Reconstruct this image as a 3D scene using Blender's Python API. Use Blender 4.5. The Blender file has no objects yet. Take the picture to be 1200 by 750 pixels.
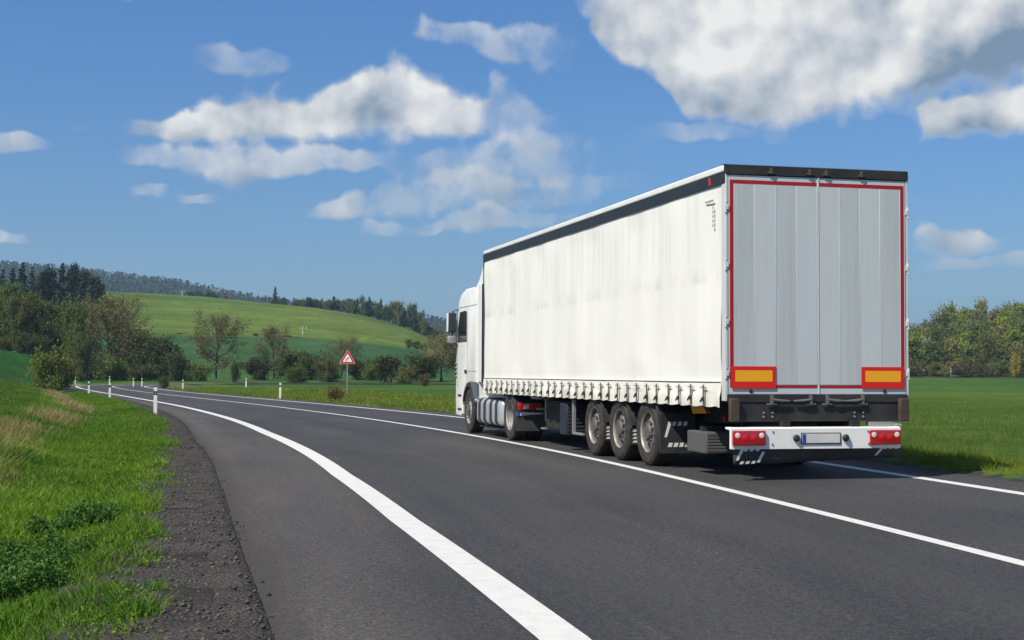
import bpy, bmesh, math, random
import numpy as np
from mathutils import Vector, Matrix

# ------------------------------------------------------------------ camera
SC = bpy.context.scene
COL = SC.collection
F_PX, PITCH, ROLL, CAM_H = 1712.0, 0.0368, 0.0041, 1.331
cd = bpy.data.cameras.new('camera')
cam = bpy.data.objects.new('camera', cd)
COL.objects.link(cam)
cd.sensor_width = 36.0
cd.lens = 36.0 * F_PX / 1200.0
cd.clip_start = 0.1
cd.clip_end = 20000.0
cam.matrix_world = (Matrix.Translation((0, 0, CAM_H)) @ Matrix.Rotation(math.pi / 2 + PITCH, 4, 'X')
                    @ Matrix.Rotation(ROLL, 4, 'Z'))
SC.camera = cam
SC.render.resolution_x, SC.render.resolution_y = 1024, 640

# ------------------------------------------------------------------ sun, exposure
SUN_EL, SHADOW_AZ = math.radians(50.0), math.radians(45.0)     # shadow falls right and a little away from the camera
sun_dir = Vector((-math.cos(SHADOW_AZ) * math.cos(SUN_EL), -math.sin(SHADOW_AZ) * math.cos(SUN_EL), math.sin(SUN_EL)))
sl = bpy.data.lights.new('sun', 'SUN')
sl.energy = 4.8
sl.angle = math.radians(0.53)
sl.color = (1.0, 0.94, 0.82)
sun = bpy.data.objects.new('sun', sl)
COL.objects.link(sun)
sun.rotation_euler = sun_dir.to_track_quat('Z', 'Y').to_euler()
sun.location = (-30, -20, 60)
vs = SC.view_settings
vs.view_transform = 'Standard'
vs.look = 'None'
vs.exposure = 0.34
vs.gamma = 1.0
vs.use_curve_mapping = False

# ------------------------------------------------------------------ sky
world = bpy.data.worlds.new('World')
SC.world = world
world.use_nodes = True


# cloud banks read off the photograph: (column, top row, base row, cover) along each bank, in rows/columns of the 1200 x 750 picture
CLOUD_BANKS = [
    [(80, -5, 8, 0), (110, -30, 18, .65), (150, -30, 23, .75), (190, -25, 17, .5), (212, -5, 8, 0), (222, 72, 90, .0), (260, 63, 101, .42),
     (300, 66, 98, .42), (335, 78, 92, .3), (352, 80, 90, 0), (470, 30, 45, 0), (490, 19, 52, .6), (515, 28, 54, .4), (560, 30, 68, .5),
     (600, 34, 78, .5), (640, 38, 88, .34), (672, 40, 90, .25), (690, 50, 80, 0), (1500, 40, 90, 0)],
    [(-300, 200, 215, .0), (-200, 185, 215, .6), (-100, 190, 210, .5), (-70, 195, 205, 0), (145, 190, 200, 0), (180, 179, 206, .55),
     (220, 174, 217, .68), (260, 171, 224, .74), (300, 171, 224, .74), (340, 172, 212, .7), (380, 174, 204, .64), (410, 175, 202, .6),
     (440, 178, 200, .45), (465, 178, 215, .34), (540, 165, 228, .48), (600, 158, 235, .52), (660, 140, 226, .42), (705, 160, 200, .12),
     (760, 150, 165, .15), (800, 147, 169, .5), (850, 146, 169, .5), (880, 150, 166, .25), (920, 146, 178, .22), (950, 150, 170, 0),
     (1055, 140, 160, 0), (1066, 136, 174, .8), (1100, 124, 176, 1.1), (1130, 118, 174, 1.4), (1170, 100, 172, 1.6), (1215, 95, 174, 1.6),
     (1300, 120, 165, .5), (1360, 130, 150, 0), (1500, 120, 140, 0)],
    [(-300, 100, 140, .5), (-200, 90, 145, .8), (-140, 120, 140, 0), (-60, 180, 194, 0), (-30, 177, 199, .6), (0, 177, 199, .7), (32, 175, 200, .75),
     (60, 180, 194, .4), (80, 182, 192, 0), (98, 155, 165, .0), (110, 152, 168, .5), (122, 155, 165, 0), (168, 226, 238, 0), (187, 223, 240, .5),
     (207, 226, 240, 0), (218, 232, 243, .4), (245, 230, 246, .5), (268, 232, 243, 0), (338, 245, 258, 0), (360, 240, 262, .5), (390, 227, 262, .75),
     (412, 225, 260, .75), (430, 235, 256, .4), (460, 212, 258, .46), (500, 203, 258, .52), (560, 200, 254, .52), (640, 203, 248, .5),
     (720, 200, 226, .34), (785, 205, 220, 0), (1045, 280, 295, 0), (1060, 261, 303, .65), (1090, 263, 305, .8), (1120, 271, 306, .75),
     (1145, 285, 305, .4), (1162, 290, 300, 0), (1330, 220, 240, 0), (1380, 190, 240, .8), (1440, 200, 240, .7), (1500, 215, 235, .2)],
    [(-300, 270, 290, .3), (-150, 285, 290, 0), (-60, 284, 292, 0), (-30, 280, 293, .5), (22, 276, 295, .66), (50, 285, 294, .3), (66, 286, 292, 0),
     (322, 303, 312, 0), (345, 301, 313, .38), (368, 304, 311, 0), (418, 265, 277, 0), (435, 259, 278, .5), (460, 261, 279, .5), (490, 257, 276, .3),
     (510, 247, 273, .6), (550, 235, 273, .72), (577, 237, 273, .68), (610, 247, 269, .4), (650, 244, 266, .45), (680, 250, 263, .2),
     (700, 252, 262, 0), (1035, 310, 320, 0), (1100, 305, 321, .5), (1200, 303, 323, .5), (1300, 305, 318, 0), (1500, 300, 310, .3)],
    [(-300, 40, 100, .0), (145, 160, 172, 0), (172, 154, 174, .6), (200, 146, 177, .88), (240, 127, 179, .95), (275, 112, 178, 1), (300, 117, 176, 1),
     (325, 108, 174, 1), (345, 116, 173, 1), (370, 106, 172, 1), (400, 90, 172, 1), (425, 68, 172, 1.15), (450, 64, 172, 1.2), (475, 74, 172, 1.2),
     (500, 90, 170, 1.2), (530, 103, 170, 1.1), (556, 116, 168, .86), (575, 95, 170, .5), (600, 98, 174, .44), (640, 128, 190, .36), (672, 130, 180, .15),
     (700, 150, 170, 0), (1500, 150, 170, 0)],
    [(-300, -60, 60, .8), (-200, -60, 70, .9), (-120, -60, 20, .5), (-60, -60, 0, 0), (660, -70, 0, 0), (684, -70, 30, .55), (700, -75, 58, 1), (730, -80, 78, 1),
     (760, -85, 92, 1), (785, -90, 122, 1), (805, -95, 146, 1), (840, -110, 154, 1), (880, -120, 150, 1.05), (930, -150, 156, 1.15), (1000, -190, 146, 1.3),
     (1080, -240, 137, 1.5), (1150, -280, 137, 1.6), (1200, -280, 142, 1.6), (1300, -200, 145, 1.4), (1400, -100, 135, .6), (1450, -60, 100, 0), (1500, -60, 100, 0)],
]


def build_sky():
    nt = world.node_tree
    nt.nodes.clear()
    N = nt.nodes.new
    L = nt.links.new

    def mth(op, a, b=None, c=None, clamp=False):
        n = N('ShaderNodeMath')
        n.operation = op
        n.use_clamp = clamp
        for i, v in enumerate((a, b, c)):
            if v is None:
                continue
            if isinstance(v, (int, float)):
                n.inputs[i].default_value = v
            else:
                L(v, n.inputs[i])
        return n.outputs[0]

    def smooth(v, lo, hi):
        n = N('ShaderNodeMapRange')
        n.interpolation_type = 'SMOOTHSTEP'
        L(v, n.inputs[0])
        n.inputs[1].default_value = lo
        n.inputs[2].default_value = hi
        return n.outputs[0]

    def fmix(f, a, b):
        n = N('ShaderNodeMix')
        n.data_type = 'FLOAT'
        for i, v in ((0, f), (2, a), (3, b)):
            if isinstance(v, (int, float)):
                n.inputs[i].default_value = v
            else:
                L(v, n.inputs[i])
        return n.outputs[0]

    def noise(vec, scale, detail, rough, off=None):
        if off:
            a = N('ShaderNodeVectorMath')
            a.operation = 'ADD'
            L(vec, a.inputs[0])
            a.inputs[1].default_value = off
            vec = a.outputs[0]
        n = N('ShaderNodeTexNoise')
        n.noise_dimensions = '2D'
        n.inputs['Scale'].default_value = scale
        n.inputs['Detail'].default_value = detail
        n.inputs['Roughness'].default_value = rough
        L(vec, n.inputs['Vector'])
        return n.outputs[0]
    tc = N('ShaderNodeTexCoord')
    sp = N('ShaderNodeSeparateXYZ')
    L(tc.outputs['Generated'], sp.inputs[0])
    az = mth('ARCTAN2', sp.outputs[0], sp.outputs[1])
    el = mth('ARCSINE', sp.outputs[2])
    P = N('ShaderNodeCombineXYZ')                     # 1 unit = 100 columns / rows
    L(mth('MULTIPLY', az, F_PX / 100), P.inputs[0])
    L(mth('MULTIPLY', el, F_PX / 100), P.inputs[1])
    P = P.outputs[0]
    n_lo = noise(P, 1.5, 2, .5)
    n_a = noise(P, 2.3, 7, .50)
    n_b = noise(P, 2.3, 5, .54, (-.10, .15, 0))
    n_c = noise(P, 1.5, 2, .5, (7.3, 2.2, 0))
    relief = mth('ADD', mth('MULTIPLY', mth('SUBTRACT', n_a, n_b), .40), mth('SUBTRACT', noise(P, 1.0, 2.5, .45, (3.1, 1.7, 0)), noise(P, 1.0, 2.5, .45, (2.85, 2.06, 0))))
    bump = mth('ADD', mth('MULTIPLY_ADD', n_a, 2.1, -1.0), mth('MULTIPLY_ADD', n_lo, 1.3, -.6))
    # bank coordinates, a little warped
    x = mth('MULTIPLY_ADD', az, F_PX / 1800, 900 / 1800)
    x = mth('PINGPONG', mth('MULTIPLY_ADD', n_c, .03, mth('ADD', x, -.015)), 1.0)
    row = mth('MULTIPLY_ADD', el, -F_PX / 500, (438 + 60) / 500)
    row = mth('ADD', row, mth('MULTIPLY_ADD', n_lo, .044, -.022))
    xc = N('ShaderNodeCombineColor')
    for k in range(3):
        L(x, xc.inputs[k])
    cover = light = None
    for bank in CLOUD_BANKS:
        rc = N('ShaderNodeRGBCurve')
        m = rc.mapping
        m.use_clip = False
        for k in range(3):
            c = m.curves[k]
            pts = [((u + 300) / 1800, ((v + 60) / 500 if k < 2 else v * .6)) for u, v in ((b[0], b[k + 1]) for b in bank)]
            pts = [(0.0, pts[0][1])] + [p for p in pts if 0 < p[0] < 1] + [(1.0, pts[-1][1])]
            c.points[0].location = pts[0]
            c.points[-1].location = pts[-1]
            for p in pts[1:-1]:
                c.points.new(*p)
            for p in c.points:
                p.handle_type = 'VECTOR'
        m.update()
        L(xc.outputs[0], rc.inputs[1])
        sc_ = N('ShaderNodeSeparateColor')
        L(rc.outputs[0], sc_.inputs[0])
        top, base = sc_.outputs[0], sc_.outputs[1]
        st = mth('MULTIPLY', sc_.outputs[2], 1 / .6)
        deep = mth('MAXIMUM', mth('SUBTRACT', st, 1.0), 0.0)       # banks thick enough to be dark underneath
        st = mth('MINIMUM', st, 1.0)
        hgt = mth('MULTIPLY', mth('MAXIMUM', mth('SUBTRACT', base, top), .012), 500)
        pb = mth('MULTIPLY', mth('SUBTRACT', base, row), 500)      # rows above the base
        pt = mth('MULTIPLY', mth('SUBTRACT', row, top), 500)       # rows below the top
        edge = mth('DIVIDE', mth('MINIMUM', pb, pt), mth('MINIMUM', mth('MULTIPLY', hgt, .33), mth('MULTIPLY_ADD', deep, 55.0, 22.0)))
        d = mth('MULTIPLY_ADD', bump, mth('MULTIPLY_ADD', st, -.55, 1.25), mth('MINIMUM', edge, mth('MULTIPLY_ADD', st, 1.35, .2)))
        c = mth('MULTIPLY', smooth(d, .0, .8), smooth(st, 0.0, .95))
        c = mth('MULTIPLY', c, fmix(st, smooth(n_a, .34, .62), 1.0))
        lb = smooth(mth('DIVIDE', pb, mth('MINIMUM', mth('MULTIPLY', hgt, .9), mth('MULTIPLY_ADD', deep, 150.0, 80.0))), -.1, 1.0)
        li = mth('MULTIPLY_ADD', lb, mth('MULTIPLY_ADD', deep, .40, .50), mth('MULTIPLY_ADD', deep, -.66, .38))
        li = mth('ADD', li, mth('ADD', mth('MULTIPLY', relief, 1.75), mth('MULTIPLY_ADD', n_lo, .25, -.125)))
        li = fmix(st, .56, li)
        li = mth('ADD', li, 0.0, clamp=True)
        if cover is None:
            cover, light = c, li
        else:
            light = fmix(c, light, li)
            cover = mth('SUBTRACT', mth('ADD', cover, c), mth('MULTIPLY', cover, c))
    # scattered clouds higher up, above the picture
    zz = mth('MAXIMUM', sp.outputs[2], .1)
    Q = N('ShaderNodeCombineXYZ')
    L(mth('DIVIDE', sp.outputs[0], zz), Q.inputs[0])
    L(mth('DIVIDE', sp.outputs[1], zz), Q.inputs[1])
    hi = noise(Q.outputs[0], .9, 4, .55)
    hc = mth('MULTIPLY', smooth(hi, .55, .7), smooth(sp.outputs[2], .27, .36))
    cover = mth('MAXIMUM', cover, hc)
    light = fmix(smooth(sp.outputs[2], .27, .36), light, .7)
    cr = N('ShaderNodeMix')
    cr.data_type = 'RGBA'
    L(light, cr.inputs[0])
    cr.inputs[6].default_value = (1.6, 2.3, 3.2, 1)
    cr.inputs[7].default_value = (7.5, 7.4, 7.15, 1)
    sky = N('ShaderNodeTexSky')
    sky.sky_type = 'NISHITA'
    sky.sun_disc = False
    sky.sun_elevation = SUN_EL
    sky.sun_rotation = math.atan2(sun_dir.x, sun_dir.y)
    sky.altitude = 300
    sky.air_density = 1.0
    sky.dust_density = .25
    sky.ozone_density = 3.0
    mx = N('ShaderNodeMix')
    mx.data_type = 'RGBA'
    L(cover, mx.inputs[0])
    tint = N('ShaderNodeMix')                         # clear, deep spring blue
    tint.data_type = 'RGBA'
    tint.blend_type = 'MULTIPLY'
    tint.inputs[0].default_value = 1
    L(sky.outputs[0], tint.inputs[6])
    tr_ = N('ShaderNodeMix')                          # less glare towards the horizon than the model gives
    tr_.data_type = 'RGBA'
    L(smooth(sp.outputs[2], -.02, .26), tr_.inputs[0])
    tr_.inputs[6].default_value = (.42, .54, .67, 1)
    tr_.inputs[7].default_value = (.36, .61, .88, 1)
    L(tr_.outputs[2], tint.inputs[7])
    L(tint.outputs[2], mx.inputs[6])
    L(cr.outputs[2], mx.inputs[7])
    bg = N('ShaderNodeBackground')
    bg.inputs[1].default_value = 0.1
    L(mx.outputs[2], bg.inputs[0])
    wo = N('ShaderNodeOutputWorld')
    L(bg.outputs[0], wo.inputs[0])
    world.cycles.sampling_method = 'MANUAL'
    world.cycles.sample_map_resolution = 512


build_sky()

# ------------------------------------------------------------------ helpers
rng = np.random.default_rng(7)
random.seed(7)


def tag(o, label=None, cat=None, group=None, kind=None):
    if label:
        o['label'] = label
    if cat:
        o['category'] = cat
    if group:
        o['group'] = group
    if kind:
        o['kind'] = kind
    return o


def link(name, data, mats=None, parent=None, loc=None):
    o = bpy.data.objects.new(name, data)
    COL.objects.link(o)
    if mats is not None and data is not None:
        for m in (mats if isinstance(mats, (list, tuple)) else [mats]):
            data.materials.append(m)
    if parent is not None:
        o.parent = parent
    if loc is not None:
        o.location = loc
    return o


def empty(name, loc=(0, 0, 0), rz=0.0):
    o = bpy.data.objects.new(name, None)
    o.empty_display_size = .2
    COL.objects.link(o)
    o.location = loc
    o.rotation_euler = (0, 0, rz)
    return o


def np_mesh(name, V, F, smooth=False, attr=None, uv=None, mat_idx=None):
    """V (n,3), F (m,3) or (m,4) arrays -> mesh, fast."""
    me = bpy.data.meshes.new(name)
    V = np.asarray(V, np.float32)
    F = np.asarray(F, np.int32)
    k = F.shape[1]
    me.vertices.add(len(V))
    me.vertices.foreach_set('co', V.ravel())
    me.loops.add(F.size)
    me.loops.foreach_set('vertex_index', F.ravel())
    me.polygons.add(len(F))
    me.polygons.foreach_set('loop_start', np.arange(0, F.size, k, dtype=np.int32))
    me.polygons.foreach_set('loop_total', np.full(len(F), k, np.int32))
    if smooth:
        me.polygons.foreach_set('use_smooth', np.ones(len(F), bool))
    if mat_idx is not None:
        me.polygons.foreach_set('material_index', np.asarray(mat_idx, np.int32))
    if uv is not None:
        ul = me.uv_layers.new(name='UVMap')
        ul.data.foreach_set('uv', np.asarray(uv, np.float32)[F.ravel()].ravel())
    if attr is not None:
        for an, av in attr.items():
            av = np.asarray(av, np.float32)
            if av.ndim == 1:
                a = me.attributes.new(an, 'FLOAT', 'POINT')
                a.data.foreach_set('value', av)
            else:
                a = me.attributes.new(an, 'FLOAT_COLOR', 'POINT')
                a.data.foreach_set('color', np.hstack([av, np.ones((len(av), 1), np.float32)]).ravel())
    me.update(calc_edges=True)
    me.validate()
    return me


class Mat:
    """small wrapper to write node materials briefly"""

    def __init__(self, name, color=(.5, .5, .5), rough=.6, metal=0.0, spec=.5):
        m = bpy.data.materials.new(name)
        m.use_nodes = True
        self.m = m
        self.nt = m.node_tree
        self.b = self.nt.nodes['Principled BSDF']
        self.b.inputs['Base Color'].default_value = (*color, 1)
        self.b.inputs['Roughness'].default_value = rough
        self.b.inputs['Metallic'].default_value = metal
        self.b.inputs['Specular IOR Level'].default_value = spec
        self.color = color
        self._co = None

    def n(self, t, **kw):
        nd = self.nt.nodes.new(t)
        for k, v in kw.items():
            setattr(nd, k, v)
        return nd

    def l(self, a, b):
        self.nt.links.new(a, b)

    def coord(self, which='Object'):
        tc = self.n('ShaderNodeTexCoord')
        return tc.outputs[which]

    def noise(self, scale, detail=4, rough=.55, vec=None, stretch=None, dim='3D'):
        t = self.n('ShaderNodeTexNoise', noise_dimensions=dim)
        t.inputs['Scale'].default_value = scale
        t.inputs['Detail'].default_value = detail
        t.inputs['Roughness'].default_value = rough
        v = vec if vec is not None else self.coord()
        if stretch:
            mp = self.n('ShaderNodeMapping')
            mp.inputs['Scale'].default_value = stretch
            self.l(v, mp.inputs[0])
            v = mp.outputs[0]
        self.l(v, t.inputs['Vector'])
        return t.outputs[0]

    def ramp(self, v, lo, hi, a=0.0, b=1.0):
        r = self.n('ShaderNodeMapRange')
        self.l(v, r.inputs[0])
        for i, x in ((1, lo), (2, hi), (3, a), (4, b)):
            r.inputs[i].default_value = x
        return r.outputs[0]

    def math(self, op, a, b=0.0, clamp=False):
        n = self.n('ShaderNodeMath', operation=op)
        n.use_clamp = clamp
        for i, v in enumerate((a, b)):
            if isinstance(v, (int, float)):
                n.inputs[i].default_value = v
            else:
                self.l(v, n.inputs[i])
        return n.outputs[0]

    def mix(self, f, a, b, blend='MIX'):
        n = self.n('ShaderNodeMix', data_type='RGBA', blend_type=blend)
        for i, v in ((0, f), (6, a), (7, b)):
            if isinstance(v, (int, float)):
                n.inputs[i].default_value = v
            elif isinstance(v, tuple):
                n.inputs[i].default_value = (*v[:3], 1)
            else:
                self.l(v, n.inputs[i])
        return n.outputs[2]

    def base(self, c):
        self.l(c, self.b.inputs['Base Color'])
        return self

    def rough(self, v):
        self.l(v, self.b.inputs['Roughness'])
        return self

    def bump(self, h, strength=.3, dist=.01):
        b = self.n('ShaderNodeBump')
        b.inputs['Strength'].default_value = strength
        b.inputs['Distance'].default_value = dist
        self.l(h, b.inputs['Height'])
        self.l(b.outputs[0], self.b.inputs['Normal'])
        return self

    def vary(self, scale, amt, dark=None, detail=4):
        """patchy wear around the base colour"""
        c = self.color
        d = dark or tuple(x * (1 - amt) for x in c)
        self.base(self.mix(self.ramp(self.noise(scale, detail), .35, .65), d, c))
        return self


# ------------------------------------------------------------------ lie of the land
ZY = np.array([-400, 27, 60, 90, 120, 140, 160, 180, 200, 300, 1000, 12000.])
ZZ = np.array([0, 0, -.1, -.2, -.27, -.22, .02, .32, .55, .85, 2, 4.])


def base_z(y):
    return (np.interp(y - 4, ZY, ZZ) + np.interp(y, ZY, ZZ) + np.interp(y + 4, ZY, ZZ)) / 3


# centre line of the road: bends gently left, then hard right far away
def centre_line():
    ys = [-120, -40, 0, 10.4, 18.7, 25, 36.2, 48, 64.9, 88.5, 120.2, 146]
    sl = [-.05, -.09, -.135, -.165, -.19, -.232, -.272, -.312, -.342, -.353, -.36, -.364]
    Y = np.arange(-120, 146.01, .5)
    S = np.interp(Y, ys, sl)
    S = np.convolve(np.pad(S, 8, mode='edge'), np.ones(17) / 17, 'valid')
    X = np.concatenate([[0], np.cumsum((S[1:] + S[:-1]) / 2 * .5)])
    X += 3.63 - np.interp(10.4, Y, X)
    x0, y0 = X[-1], Y[-1]
    th0 = math.atan(S[-1])
    R = 17.0
    th = np.radians(np.arange(math.degrees(th0) + 1.5, 86.5, 1.5))
    XA = x0 + R * (math.cos(th0) - np.cos(th))
    YA = y0 + R * (np.sin(th) - math.sin(th0))
    t = np.arange(1, 58.0, 1.0)
    XB = XA[-1] + t * math.sin(th[-1])
    YB = YA[-1] + t * math.cos(th[-1])
    return np.concatenate([X, XA, XB]), np.concatenate([Y, YA, YB])


CX, CY = centre_line()
TX, TY = np.gradient(CX), np.gradient(CY)
TL = np.hypot(TX, TY)
TX, TY = TX / TL, TY / TL
NX, NY = TY, -TX                                            # to the right of travel
SL = np.concatenate([[0], np.cumsum(np.hypot(np.diff(CX), np.diff(CY)))])
CZ = base_z(CY)


def w_left(y):          # centre line to the wide left edge line
    return np.interp(y, [-50, 8, 14, 20, 34, 66, 100], [3.7, 3.8, 4.05, 4.2, 4.25, 3.75, 3.5])


W_LEFT = w_left(CY)
W_LEFT[len(CX) - 150:] = 3.5
W_RIGHT = 3.15
PAVE_L = W_LEFT + np.interp(CY, [-50, 8, 12, 30, 60, 100], [1.4, 1.42, 1.5, 1.7, 1.3, .7])
PAVE_R = 4.1


def road_coords(x, y):
    """signed offset right of the centre line, z of the road there, pave width left there (vectorised, chunked)"""
    x, y = np.atleast_1d(x), np.atleast_1d(y)
    off = np.empty(len(x))
    zz = np.empty(len(x))
    pl = np.empty(len(x))
    sub = np.arange(0, len(CX), 2)
    for i in range(0, len(x), 4000):
        xs, ys = x[i:i + 4000], y[i:i + 4000]
        d2 = (xs[:, None] - CX[sub]) ** 2 + (ys[:, None] - CY[sub]) ** 2
        k = sub[np.argmin(d2, 1)]
        off[i:i + 4000] = (xs - CX[k]) * NX[k] + (ys - CY[k]) * NY[k]
        far = np.sqrt(d2.min(1))
        o = off[i:i + 4000]
        o[:] = np.where(far > np.abs(o) + 3, np.sign(o) * far, o)
        zz[i:i + 4000] = CZ[k]
        pl[i:i + 4000] = PAVE_L[k]
    return off, zz, pl


def sstep(a, b, x):
    t = np.clip((x - a) / (b - a), 0, 1)
    return t * t * (3 - 2 * t)


def vnoise(x, y, s, seed=0):
    """cheap value noise, 0..1"""
    x, y = np.asarray(x) / s + 1000.0, np.asarray(y) / s + 1000.0
    xi, yi = np.floor(x).astype(np.int64), np.floor(y).astype(np.int64)
    fx, fy = x - xi, y - yi
    fx, fy = fx * fx * (3 - 2 * fx), fy * fy * (3 - 2 * fy)

    def h(a, b):
        v = (a * 374761393 + b * 668265263 + seed * 974634777) & 0x7fffffff
        v = ((v ^ (v >> 13)) * 1274126177) & 0x7fffffff
        return ((v ^ (v >> 16)) & 0xffff) / 65535.0
    return (h(xi, yi) * (1 - fx) + h(xi + 1, yi) * fx) * (1 - fy) + (h(xi, yi + 1) * (1 - fx) + h(xi + 1, yi + 1) * fx) * fy


def pix_u(x, y):
    return np.where(y > 1, 600 + F_PX * x / np.maximum(y, 1), np.where(x < 0, -2500, 3500))


def rise(u, r, us, vs_, db, dc, fall):
    """a hillside: foot at distance db, crest at dc seen at row v"""
    v = np.interp(u, us, vs_)
    zc = np.maximum(CAM_H + (438 - v) / F_PX * dc - np.interp(dc, ZY, ZZ), 0)
    zc = zc * np.clip((437.9 - v) / 8, 0, 1)
    t = np.clip((r - db) / (dc - db), 0, 1)
    prof = t * t * (3 - 2 * t) * .6 + t * .4
    prof = np.where(t < .12, prof * (t / .12), prof)
    back = np.exp(-np.maximum(r - dc, 0) / fall)
    return zc * prof * back


def land_z(x, y, want_off=False):
    shp = np.shape(x)
    x, y = np.ravel(np.asarray(x, float)), np.ravel(np.asarray(y, float))
    r = np.hypot(x, y)
    u = pix_u(x, y)
    z = base_z(y)
    off = np.full(len(x), 999.0)
    zr = np.zeros(len(x))
    pl = np.full(len(x), 5.0)
    near = r < 260
    if near.any():
        off[near], zr[near], pl[near] = road_coords(x[near], y[near])
    left = -off - pl                     # metres left of the asphalt
    right = off - PAVE_R
    # left: shallow ditch, then a low bank up to the crop field
    lz = np.interp(left, [-1, 0, .9, 1.7, 2.6, 3.5, 4.4, 6, 12, 40], [-.05, -.02, -.05, -.20, -.20, .02, .30, .38, .62, 1.3])
    lz = np.where((u < 135) & (y < 150), lz, np.interp(left, [-1, 0, .9, 2, 5, 9], [-.05, -.02, -.05, -.12, -.05, 0]))
    rz = np.interp(right, [-1, 0, .4, 1.2, 2.5, 5, 30], [-.05, -.02, .0, .02, -.12, -.10, .0])
    ins = (left < 0) & (right < 0)
    add = np.where(left > 0, lz, np.where(right > 0, rz, 0))
    add = np.where(near & (off < 900), add, 0)
    blend = 1 - sstep(30, 60, np.minimum(np.abs(left), np.abs(right)) * (np.where(left > 0, .6, 1)))
    lf = rise(u, r, [-3000, -600, 0, 40, 100, 150], [405, 408, 412, 420, 438, 438], 45, 165, 4000)
    lf *= sstep(3, 14, left)
    m = rise(u, r, [-3000, -300, 0, 110, 240, 300, 370, 430, 480, 515, 545, 620, 700], [340, 345, 352, 347, 353, 358, 364, 373, 386, 402, 418, 436, 438],
             205, 560, 1500)
    rd = rise(u, r, [-3000, -300, 0, 60, 150, 200, 260, 300, 380, 450, 520, 650, 900, 1200, 2000, 4000],
              [320, 322, 325, 328, 336, 341, 351, 358, 366, 374, 383, 397, 412, 408, 400, 400], 800, 1900, 2600)
    rw = rise(u, r, [900, 1000, 1065, 1130, 1200, 1400, 4000], [438, 432, 424, 408, 404, 396, 400], 318, 440, 2000)
    big = np.maximum.reduce([lf, m, rd, rw])
    nz = (vnoise(x, y, 60, 3) - .5) * np.clip((r - 150) / 300, 0, 1) * 1.2
    nzf = (vnoise(x, y, .9, 5) - .5) * .09 + (vnoise(x, y, .3, 6) - .5) * .035
    nzf = nzf * (np.minimum(np.abs(left), np.abs(right)) > .25) * np.clip(1 - r / 120, 0, 1)
    out = z + add * blend + big + nz + np.where(ins, 0, nzf)
    out = np.where(ins & near, zr - .06, out)
    if want_off:
        return out.reshape(shp), left.reshape(shp), right.reshape(shp), u.reshape(shp), r.reshape(shp)
    return out.reshape(shp)


def gz(x, y):
    return float(land_z(np.array([x]), np.array([y]))[0])


def at(u, d):
    """ground point seen in column u at distance d along the view axis"""
    x = (u - 600) / F_PX * d
    return (x, d, gz(x, d))


# ------------------------------------------------------------------ ground sheet
az = np.concatenate([np.arange(-180, -34, 3.0), np.arange(-34, 34, .14), np.arange(34, 180.1, 3.0)])
AZ = np.radians(az)
RR = np.concatenate([[.3, .8, 1.5, 2.4, 3.4, 4.4], np.geomspace(5.2, 11000, 330)])
ga, gr = np.meshgrid(AZ, RR)
GX, GY = gr * np.sin(ga), gr * np.cos(ga)
GZ, GL_, GR_, GU, GRR = land_z(GX, GY, True)
nr, na = GX.shape
idx = np.arange(nr * na).reshape(nr, na)
F = np.stack([idx[:-1, :-1].ravel(), idx[:-1, 1:].ravel(), idx[1:, 1:].ravel(), idx[1:, :-1].ravel()], 1)


def c3(*c):
    return np.array(c, float)


# what grows where
shape1 = GX.shape
col = np.zeros(shape1 + (3,)) + c3(.050, .115, .014)                    # rough meadow
verge = c3(.075, .140, .012)
crop_dark = c3(.022, .088, .013)
crop_mid = c3(.062, .112, .013)
hill_light = c3(.088, .136, .020)
hill_dark = c3(.034, .088, .024)


def lay(mask, c):
    global col
    col = col * (1 - mask[..., None]) + c * mask[..., None]


wob = (vnoise(GX, GY, 14, 9) - .5)
lay(sstep(200, 215, GRR + wob * 8) * (GU < 1000), hill_dark)
hl = np.interp(GU, [-2000, 0, 150, 350, 520, 600], [300, 300, 318, 335, 345, 350])
lay(sstep(-4, 4, GRR - hl + wob * 10) * (GU < 1000), hill_light)
lay(sstep(0, 1, (GRR - 620) / 30.) * (GU < 1000), c3(.030, .052, .020))
lay(sstep(2.6, 3.6, GR_ + wob * .7) * (GU > 560) * (GRR < 330), crop_mid)
lay(sstep(310, 318, GRR + wob * 4) * (GU >= 1000), c3(.040, .055, .018))
lay(sstep(4.2, 4.6, GL_ + wob * .4) * (GU < 110) * (GRR < 190), crop_dark)
lay(sstep(3.2, 1.2, np.minimum(np.where(GL_ > 0, GL_, 99), np.where(GR_ > 0, GR_, 99))) * (GRR < 260) * .8, verge)
# dry grass strips
dry = np.exp(-((GL_ - 3.5 - .35 * np.sin(GY * .13)) / .38) ** 2) * (vnoise(GX, GY, 5, 2) > .36) * (GU < 140)
lay(np.clip(dry, 0, 1) * .8 * (GRR < 170) * (GRR > 14), c3(.25, .21, .085))
dry2 = np.exp(-((GR_ - 1.3) / .9) ** 2) * (GY > 50) * vnoise(GX, GY, 6, 4)
lay(np.clip(dry2, 0, 1) * .75 * (GRR < 190), c3(.20, .17, .045))
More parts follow.
